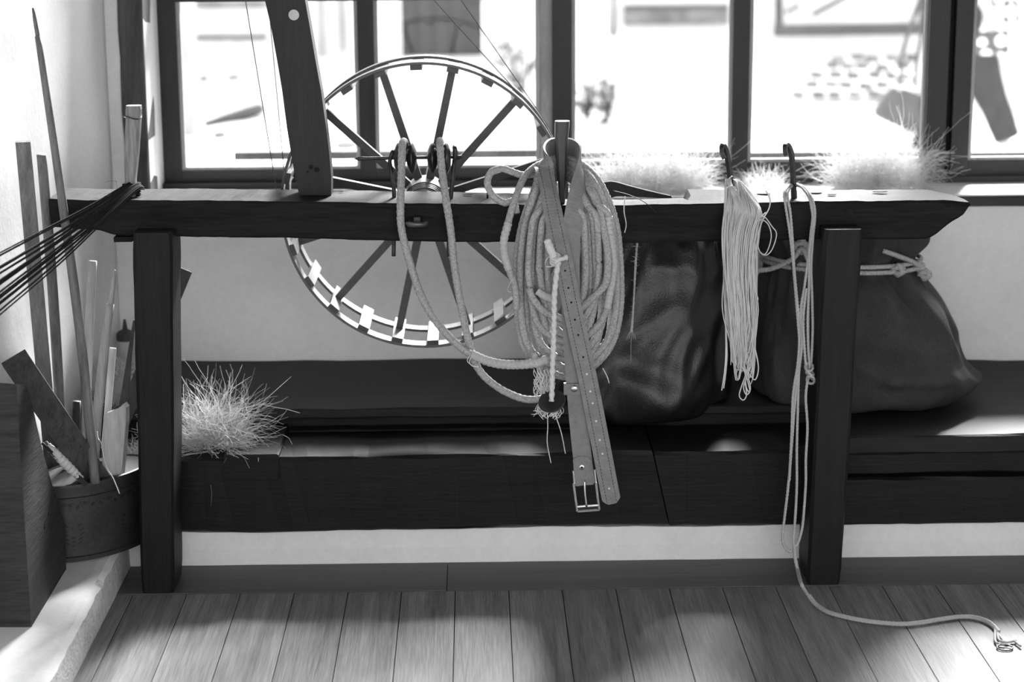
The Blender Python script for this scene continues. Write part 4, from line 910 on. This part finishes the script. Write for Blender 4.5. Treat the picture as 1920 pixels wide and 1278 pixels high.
bar('thin_lath', at(196, 840, .14), at(212, 652, .15), .013, .006, M['sticklight'], 'short thin pale lath beside the pale turned spindle', 'lath', (1, 0, 0))
# light board with a hollowed top
out = [(191, 905), (194, 781), (200, 774), (212, 770), (224, 764), (231, 757), (236, 764), (236, 790), (231, 850), (226, 905)]
o = prism('pale_board', [at(u, v, .060) for u, v in out], [Vector((at(u, v, .060).x + .004, .078, at(u, v, .060).z)) for u, v in out], M['sticklight'], None, .002); tag(o, 'short pale board with grain lines and hollowed top in the bucket', 'board', 'sticks stored in the corner')
bar('dark_lath', at(200, 860, .165), at(347, 505, .235), .030, .007, mat('lath_wood', .03, .06, .6, (60, 60, 10), .3), 'dark lath leaning from the bucket behind the square leg, its corner showing beyond', 'lath', (.9, .1, .45))
o = bar('chisel', at(230, 775, .12), at(252, 600, .15), .018, .006, M['stickdark'], 'tapered dark blade with a bent handle standing in the bucket', 'tool', (1, 0, .2), taper=.25)
tag(Mesh().tube([at(142, 880, .15), at(143, 820, .155), at(144, 752, .16)], .0085, 12, .02).build('short_stump', mat('stump_wood', .015, .04, .6, (30, 30, 30), .2)), 'short blunt dark stick standing behind the long rod', 'stick', 'sticks stored in the corner')
sh = Mesh().tube([at(160, 905, -.004), at(120, 868, -.010), at(86, 828, -.016)], [.003, .004, .003], 8, .01).build('yarn_bobbin', M['stickmid']); tag(sh, 'slim bobbin wound with pale yarn sticking out of the bucket', 'bobbin', 'sticks stored in the corner')
whip([at(153, 898, -.006), at(138, 884, -.010), at(118, 864, -.012), at(98, 842, -.016), at(90, 833, -.016)], [.006, .0088, .0095, .0085, .005], 'yarn_winding', sh, 'cord')
cross = Mesh()
for k in range(9):
    p0, p1 = at(148 - k * 6.2, 886 - k * 6, -.0205), at(140 - k * 6.2, 896 - k * 6, -.0205); cross.tube([p0, (p0 + p1) / 2 + Vector((0, -.0012, 0)), p1], .0007, 4, .004)
cross.build('crossed_yarn', M['cord'], sh)
bar('split_blade', at(162, 908, -.010), at(79, 830, -.024), .010, .004, M['stencil'], 'thin black split blade lying under the yarn bobbin', 'blade', (.6, 0, .8), taper=.5)
tag(tube('white_string', P([(182, 808, .05), (184, 822, .045), (190, 830, .03), (193, 850, .01), (200, 876, -.01), (212, 896, -.016), (224, 925, -.016)]), .0011, M['cord'], None, 5, .004), 'thin white string hanging over the rim of the tin bucket', 'string')

# ------------------------------------------------------------------ heavy wooden block in front of the bucket
def atx(u, v, Xp): r = ray(u, v); return Vector(CAM + r * ((Xp - CAM[0]) / r[0]))
f0 = at(53, 1080, -.36); XB = f0.x
side = [Vector((XB, -.36, .0725)), Vector((XB, -.362, at(47, 850, -.36).z)), Vector((XB, -.358, at(44, 720, -.36).z))] + [atx(u, v, XB) for u, v in ((50, 722), (62, 765), (76, 830), (97, 905), (113, 955), (122, 985), (123, 1030))]
side.append(Vector((XB, side[-1].y - .004, .0725)))
w0 = XB - .085
o = prism('wooden_block', side, [Vector((w0, p.y, p.z + .008 * (p.z > .2))) for p in side], M['block'], None, .005); tag(o, 'heavy sawn wooden block with a tapering top standing on the plaster step', 'block')
for (u, v) in ((91, 961), (84, 985)): disc('knot_hole', atx(u, v, XB) + Vector((.001, 0, 0)), .005, M['hole'], o, 'X')

# ------------------------------------------------------------------ small bottle in the corner
b0 = atz(238, 690, ZSEAT + .001); b0.y = min(b0.y, .755)
bo = empty('glue_bottle', (b0.x, b0.y, ZSEAT), 'small pale bottle with a dark pointed nozzle in the wall corner', 'bottle')
lathe('body', [(.010, .001), (.020, .003), (.020, .062), (.019, .070), (.013, .076)], M['label'], bo, 24, 'Z', (b0.x, b0.y, ZSEAT))
lathe('cap', [(.0195, .0665), (.0205, .070), (.0205, .082), (.015, .088), (.006, .092), (.0045, .104), (.0025, .115)], M['stickdark'], bo, 24, 'Z', (b0.x, b0.y, ZSEAT))

# ------------------------------------------------------------------ black warp yarns tied round the stake
wy = empty('warp_yarns', at(247, 352, .13), 'bundle of black yarns stretched from the wire-bound stake down past the sticks', 'yarn')
for i in range(16):
    f = i / 15; s0 = at(238 + 16 * f, 346 + 14 * f + random.uniform(-2, 2), .105 - .012 * f); e0 = at(-70, 515 + 130 * f + random.uniform(-9, 9), -.42)
    md = s0.lerp(e0, .5) + Vector((0, 0, -.004 + random.uniform(-.003, .003)))
    m_ = Mesh().tube([s0 + Vector((.012, .03, .002)), s0, s0.lerp(e0, .25) + Vector((0, 0, -.003)), md, e0], .0019 * random.uniform(.75, 1.2), 6, .006, lobes=2, depth=.3, pitch=.012, fuzz=.15); m_.build('yarn', M['blackyarn'], wy)
m_ = Mesh()
for k in range(5):
    c = at(247, 346 + k * 4, .13); m_.tube([(c.x + .0165 * math.cos(t), .13 + .0185 * math.sin(t), c.z + .002 * math.sin(t * 2 + k)) for t in np.linspace(0, 2 * PI, 16)], .002, 6, .004)
s0, e0 = at(245, 352, .10), at(-70, 580, -.42)
for _ in range(90):
    q = s0.lerp(e0, random.uniform(0, .5)) + Vector((random.gauss(0, .006), random.gauss(0, .006), random.gauss(0, .008))); hairs(m_, [q, q], 1, .022, .00028)
m_.build('windings', M['blackyarn'], wy)
# black yarn end lying over the beam beside the coil
tag(tube('thin_twig', P([(1150, 358, .10), (1175, 364, .085), (1200, 374, .066), (1215, 384, .058), (1232, 400, .060)]), [.001, .0009, .0006], M['stencil'], None, 5, .004), 'thin dark bent twig lying over the beam edge beside the coil', 'twig')

# ================================================================== the yard outside
ZG = -.15
struct(box('ground', -9, 12, 1.14, 24, ZG - .1, ZG, M['concrete'], None, 0), 'sunlit pale ground of the yard')
YH = 15.0
def hx(u, Y): return at(u, 60, Y).x
hs = empty('farm_building', (0, YH, ZG), 'pale rendered building across the yard with a dark plank door', 'building')
bm = bmesh.new(); bb(-9, hx(748, YH), YH, YH + .4, ZG, 3.2); bb(hx(908, YH), 6.5, YH, YH + .4, ZG, 3.2); bb(hx(748, YH), hx(908, YH), YH + .2, YH + .4, 2.0, 3.2); from_bm('wall', bm, M['render'], hs)
bm = bmesh.new(); bb(-9.2, 6.7, YH - .5, YH + .8, 3.2, 3.35); from_bm('roof', bm, M['greywood'], hs)
xd0, xd1 = hx(750, YH), hx(906, YH); nd = 5
dr_ = empty('x', (0, 0, 0)); bpy.data.objects.remove(dr_)
for k in range(nd):
    a = xd0 + (xd1 - xd0) * k / nd; box('door_board', a + .006, a + (xd1 - xd0) / nd - .006, YH + .10, YH + .16, at(800, 105, YH).z, 1.95, M['doorwood'], hs, .006)
box('door_back', xd0, xd1, YH + .165, YH + .19, at(800, 105, YH).z, 1.95, M['doorwood'], hs, 0)
box('threshold', xd0, xd1, YH + .0, YH + .25, ZG, at(800, 106, YH).z - .01, M['render'], hs, .01)
for (u0, u1, v0, v1) in ((366, 500, 66, 73), (366, 500, 2, 14), (1170, 1366, 10, 18), (1170, 1366, 20, 46)):
    p, q = at(u0, v0, YH - .08), at(u1, v1, YH - .08); box('plinth_rail' if v1 - v0 < 12 else 'weatherboard', p.x, q.x, YH - .08, YH - .005, q.z, p.z, M['greywood'] if v1 - v0 < 12 else M['stone'], hs, .01)
p, q = at(1141, -200, 6.0), at(1160, 68, 6.0)
o = Mesh().tube([Vector(((p.x + q.x) / 2, 6.0, 1.9)), Vector(((p.x + q.x) / 2, 6.0, q.z + .02)), Vector(((p.x + q.x) / 2, 6.0, q.z))], [.022, .022, .012], 12, None, smoothpath=False).build('hanging_pole', M['stone']); tag(o, 'short grey pole hanging from the eaves outside', 'pole')
# timber gate frame at the far side
gt = empty('timber_gate', at(1600, 66, 14.7), 'weathered open timber gate frame standing beyond the stone wall', 'gate')
def rail(u0, v0, u1, v1, w_, Y, par, nm='rail', m='greywood'):
    a, b = at(u0, v0, Y), at(u1, v1, Y); d = (b - a).normalized(); n_ = Vector((-d.z, 0, d.x)) * w_ / 2; c8 = [a - n_, b - n_, b - n_ + Vector((0, .08, 0)), a - n_ + Vector((0, .08, 0)), a + n_, b + n_, b + n_ + Vector((0, .08, 0)), a + n_ + Vector((0, .08, 0))]
    bm = bmesh.new(); hexa(bm, c8); return from_bm(nm, bm, M[m], par, False, .008, 1)
rail(1452, 58, 1735, 54, .11, 14.7, gt); rail(1460, -200, 1462, 66, .07, 14.72, gt, 'post'); rail(1525, 28, 1600, -12, .04, 14.7, gt, 'brace'); rail(1475, 24, 1500, 10, .03, 14.7, gt, 'brace'); rail(1730, -200, 1733, 62, .07, 14.72, gt, 'post'); rail(1452, -200, 1735, -200, .08, 14.73, gt)
# rubble stones of the low wall
rs = random.Random(3); stones = []
pts = [(u, v) for v in (178, 160, 142, 124, 108) for u in range(1500 + (178 - v), 1720, 34)]
for (u, v) in pts:
    Yb = 10.6; c = at(u + rs.uniform(-6, 6), v + rs.uniform(-3, 3), Yb + (178 - v) * .003); 
    if c.z < ZG: c.z = ZG + .02
    bm = bmesh.new(); bmesh.ops.create_icosphere(bm, subdivisions=2, radius=1)
    for vv in bm.verts:
        q = vv.co.copy(); q = Vector([math.copysign(abs(k) ** .6, k) for k in q]); q += noise.noise_vector(q * 1.3 + Vector((u, v, 0))) * .25; vv.co = Vector((q.x * rs.uniform(.046, .05), q.y * .07, q.z * .026)) + c
    o = from_bm('wall_stone', bm, M['stone'], None, True); tag(o, 'flat grey rubble stone in the %s course of the low dry yard wall' % {178: 'lowest', 160: 'second', 142: 'middle', 124: 'fourth', 108: 'topmost'}[v], 'stone', 'rubble stones of the low yard wall')
# fallen log and scraps
for (u0, u1, v1) in ((588, 612, 118), (628, 650, 96)):
    p, q = at(u0, -160, YH - .06), at(u1, v1, YH - .06); box('shutter_board', p.x, q.x, YH - .06, YH - .005, q.z, p.z, M['shutter'], hs, .01)
pp_ = atz(352, 255, ZG); o = rough_box('timber_post', pp_.x - .05, pp_.x + .05, pp_.y, pp_.y + .1, ZG, 2.6, M['shutter'], None, .2, .004, 9); tag(o, 'pale upright timber post standing outside by the window corner', 'post')
lg = Mesh().tube([atz(386, 232, ZG + .02), atz(420, 222, ZG + .03), atz(455, 214, ZG + .04), atz(486, 204, ZG + .05)], [.02, .03, .045, .04], 9, .06).build('fallen_log', M['greywood']); tag(lg, 'short fallen log lying on the yard ground', 'log')
for (u, v, s_) in ((382, 145, .04), (437, 143, .05), (412, 250, .04), (650, 268, .06)):
    c = atz(u, v + 4, ZG + .012); bm = bmesh.new(); bmesh.ops.create_icosphere(bm, subdivisions=2, radius=1)
    for vv in bm.verts: q = vv.co + noise.noise_vector(vv.co * 1.4 + Vector((u, 0, 0))) * .3; vv.co = Vector((q.x * s_ * 1.2, q.y * s_ * 2, max(q.z * s_ * .8, -.01))) + c
    tag(from_bm('loose_stone', bm, M['stone'], None, True), {382: 'small loose stone on the yard ground, smaller of the pair beyond the log', 437: 'small loose stone on the yard ground, bigger of the pair beyond the log', 412: 'small loose stone on the window side of the fallen log', 650: 'largest loose stone on the yard ground near the window mullion'}[u], 'stone', 'loose stones in the yard')
# leafy plants
def plant(u, v, hgt, wid, n, label, Yoff=0):
    base = atz(u, v, ZG); root = empty('leafy_plant', base, label, 'plant', 'plants growing in the yard'); st_ = Mesh(); lv = Mesh(); rp = random.Random(int(u))
    for s_ in range(7):
        tip = base + Vector((rp.uniform(-wid, wid) * .8, rp.uniform(-wid, wid) * .6, hgt * rp.uniform(.6, 1))); st_.tube([base, base.lerp(tip, .5) + Vector((0, 0, .03)), tip], .006, 5, .06)
        for k in range(n):
            c = base.lerp(tip, rp.uniform(.2, 1.05)) + Vector((rp.gauss(0, .05), rp.gauss(0, .05), rp.gauss(0, .03))); d = Vector((rp.gauss(0, 1), rp.gauss(0, 1), rp.gauss(0, .5))).normalized(); h = d.cross(Vector((0, 0, 1))).normalized(); L1 = rp.uniform(.05, .09)
            lv.add([c, c + d * L1 * .5 + h * L1 * .35, c + d * L1, c + d * L1 * .5 - h * L1 * .35], [[0, 1, 2, 3]])
    st_.build('stem', M['leaf'], root); lv.build('leaves', M['leaf'], root, False)['kind'] = 'stuff'
plant(1100, 232, .34, .12, 14, 'leafy plant in the yard seen just beside the belt peg'); plant(1140, 230, .30, .08, 10, 'narrow leafy plant in the yard further from the belt peg'); plant(975, 195, .5, .2, 18, 'taller loose plant in the yard seen through the top of the wheel')

# ------------------------------------------------------------------ person walking past outside
YPn = 7.1
person = empty('person', atz(1800, 285, ZG), 'person in a dotted top and dark loose trousers striding past outside the window', 'person')
def skin_body(name, J, E, m, parent, sub=2):
    me = bpy.data.meshes.new(name); me.from_pydata([tuple(j[0]) for j in J], E, []); o = link(name, me, m, parent, True)
    sk_ = o.modifiers.new('skin', 'SKIN'); sk_.use_smooth_shade = True
    for i, j in enumerate(J): me.skin_vertices[0].data[i].radius = (j[1], j[1] if len(j) < 3 else j[2]); me.skin_vertices[0].data[i].use_root = (i == 0)
    ss = o.modifiers.new('sub', 'SUBSURF'); ss.levels = sub; ss.render_levels = sub; return o
bx0 = at(1790, 60, YPn).x; Zp = ZG
foot1 = at(1893, 285, YPn); foot1.z = ZG + .04; foot2 = at(1705, 300, YPn); foot2.z = ZG + .05
pel = Vector((bx0, YPn, Zp + .93))
def J_(dx, dy, z): return Vector((bx0 + dx, YPn + dy, Zp + z))
J = [(pel, .14, .11), (J_(0, 0, 1.12), .12, .10), (J_(.01, 0, 1.32), .15, .10), (J_(.01, 0, 1.46), .06), (J_(.02, -.0, 1.55), .055), (J_(.03, 0, 1.66), .09, .105), (J_(.03, 0, 1.74), .07, .08),
     (J_(.02, -.09, .88), .085), (J_(.10, -.09, .50), .062), (foot1 + Vector((-.02, -.02, .06)), .036), (foot1 + Vector((.10, -.02, -.01)), .03),
     (J_(-.02, .09, .88), .085), (J_(-.10, .09, .50), .062), (foot2 + Vector((-.02, .05, .06)), .036), (foot2 + Vector((.08, .05, -.01)), .03),
     (J_(.0, -.18, 1.40), .055), (J_(-.04, -.22, 1.13), .042), (J_(.08, -.24, .92), .030), (J_(.13, -.24, .85), .034),
     (J_(.0, .18, 1.40), .055), (J_(.02, .22, 1.13), .042), (J_(-.06, .24, .92), .030), (J_(-.09, .24, .84), .034)]
E_ = [(0, 1), (1, 2), (2, 3), (3, 4), (4, 5), (5, 6), (0, 7), (7, 8), (8, 9), (9, 10), (0, 11), (11, 12), (12, 13), (13, 14), (2, 15), (15, 16), (16, 17), (17, 18), (2, 19), (19, 20), (20, 21), (21, 22)]
skin_body('body', J, E_, M['skin'], person)
hand_i = Mesh()
for s_, bz in ((-1, J_(.13, -.24, .85)), (1, J_(-.09, .24, .84))):
    for k in range(4): hand_i.tube([bz + Vector((.012 * (k - 1.5), 0, -.01)), bz + Vector((.014 * (k - 1.5), 0, -.06)), bz + Vector((.012 * (k - 1.5) + .01, 0, -.095 + .008 * abs(k - 1.5)))], .008, 7, .01)
    hand_i.tube([bz + Vector((.03, 0, .0)), bz + Vector((.045, 0, -.03)), bz + Vector((.045, 0, -.055))], .009, 7, .01)
hand_i.build('fingers', M['skin'], person)
lathe('hair', [(.02, .115), (.07, .10), (.105, .05), (.110, 0), (.100, -.06), (.085, -.10)], M['hair'], person, 20, 'Z', J_(.015, .0, 1.69))
fc_ = Mesh()
for s_ in (-1, 1): V_, F_ = lathe_data([(.001, -.012), (.010, -.006), (.012, 0), (.010, .006), (.001, .012)], 10, 'Z', J_(.122, .035 * s_, 1.665)); fc_.add([list(q) for q in V_], F_)
fc_.tube([J_(.125, 0, 1.665), J_(.145, 0, 1.635), J_(.125, 0, 1.625)], .010, 8, .005); fc_.tube([J_(.118, -.025, 1.595), J_(.126, 0, 1.593), J_(.118, .025, 1.595)], .006, 8, .006); fc_.build('face', M['skin'], person)
def trouser(hip, knee, hem, r):
    V = []; Fc = []; p, s = resample(catmull([list(hip), list(hip.lerp(knee, .5)), list(knee), list(knee.lerp(hem, .5)), list(hem)], 8), .03); Vt, Ft = tube_data(p, r, 20)
    Vt = Vt.reshape(len(p), 20, 3)
    for i in range(len(p)):
        for j in range(20): Vt[i, j] = p[i] + (Vt[i, j] - p[i]) * (1 + .12 * noise.noise(Vector((j * .6, s[i] * 7, r[0] * 30))))
    return py('trouser_leg', Vt.reshape(-1, 3).tolist(), Ft, M['trouser'], person, True)
trouser(J_(.02, -.09, .93), at(1850, 160, YPn - .09), at(1889, 258, YPn - .09), [.125, .110, .095, .078, .072])
trouser(J_(-.02, .09, .93), at(1785, 150, YPn + .09), at(1720, 280, YPn + .09), [.125, .110, .095, .080, .076])
lathe('dotted_top', [(.215, .0), (.200, .20), (.165, .50), (.185, .62), (.10, .72), (.07, .74)], M['dots'], person, 32, 'Z', Vector((at(1850, 60, YPn).x - .03, YPn, at(1850, 102, YPn - .2).z)))
for f_ in (foot1 + Vector((.03, -.03, 0)), foot2 + Vector((.03, .05, 0))):
    bm = bmesh.new(); bmesh.ops.create_icosphere(bm, subdivisions=3, radius=1)
    for vv in bm.verts: vv.co = Vector((vv.co.x * .13, vv.co.y * .045, max(vv.co.z, -.6) * .05)) + Vector((f_.x, f_.y, ZG + .035))
    from_bm('shoe', bm, M['render'], person, True)
bgc = at(1690, 200, YPn - .1)
bag = empty('shoulder_bag', bgc, 'soft dark shoulder bag with metal buckles carried by the person outside', 'bag')
bm = bmesh.new(); bmesh.ops.create_icosphere(bm, subdivisions=3, radius=1)
for vv in bm.verts:
    q = Vector([math.copysign(abs(k) ** .7, k) for k in vv.co]); q = Vector([math.copysign(abs(k) ** .6, k) for k in q]); q.x *= .115 * (1.0 - .22 * q.z); q.y *= .06; q.z *= .105; q = Matrix.Rotation(math.radians(22), 3, 'Y') @ q; q += noise.noise_vector(q * 14) * .012; vv.co = q + bgc
bgo = from_bm('body', bm, M['bag'], bag, True)
tube('strap', [bgc + Vector((-.02, -.03, .11)), bgc + Vector((.0, -.02, .32)), bgc + Vector((.12, 0, .70)), J_(-.05, -.12, 1.45)], .012, M['bag'], bag, 8, .03); tube('strap', [bgc + Vector((.06, -.03, .11)), bgc + Vector((.08, -.02, .32)), bgc + Vector((.16, 0, .70)), J_(-.05, -.12, 1.45)], .012, M['bag'], bag, 8, .03)
for (u, v) in ((1683, 138), (1709, 142), (1687, 166)):
    V_, F_ = lathe_data([(.001, -.012), (.010, -.008), (.014, 0), (.010, .008), (.001, .012)], 12, 'Y', at(u, v, YPn - .18)); py('buckle', V_, F_, M['chrome'], bag, True)
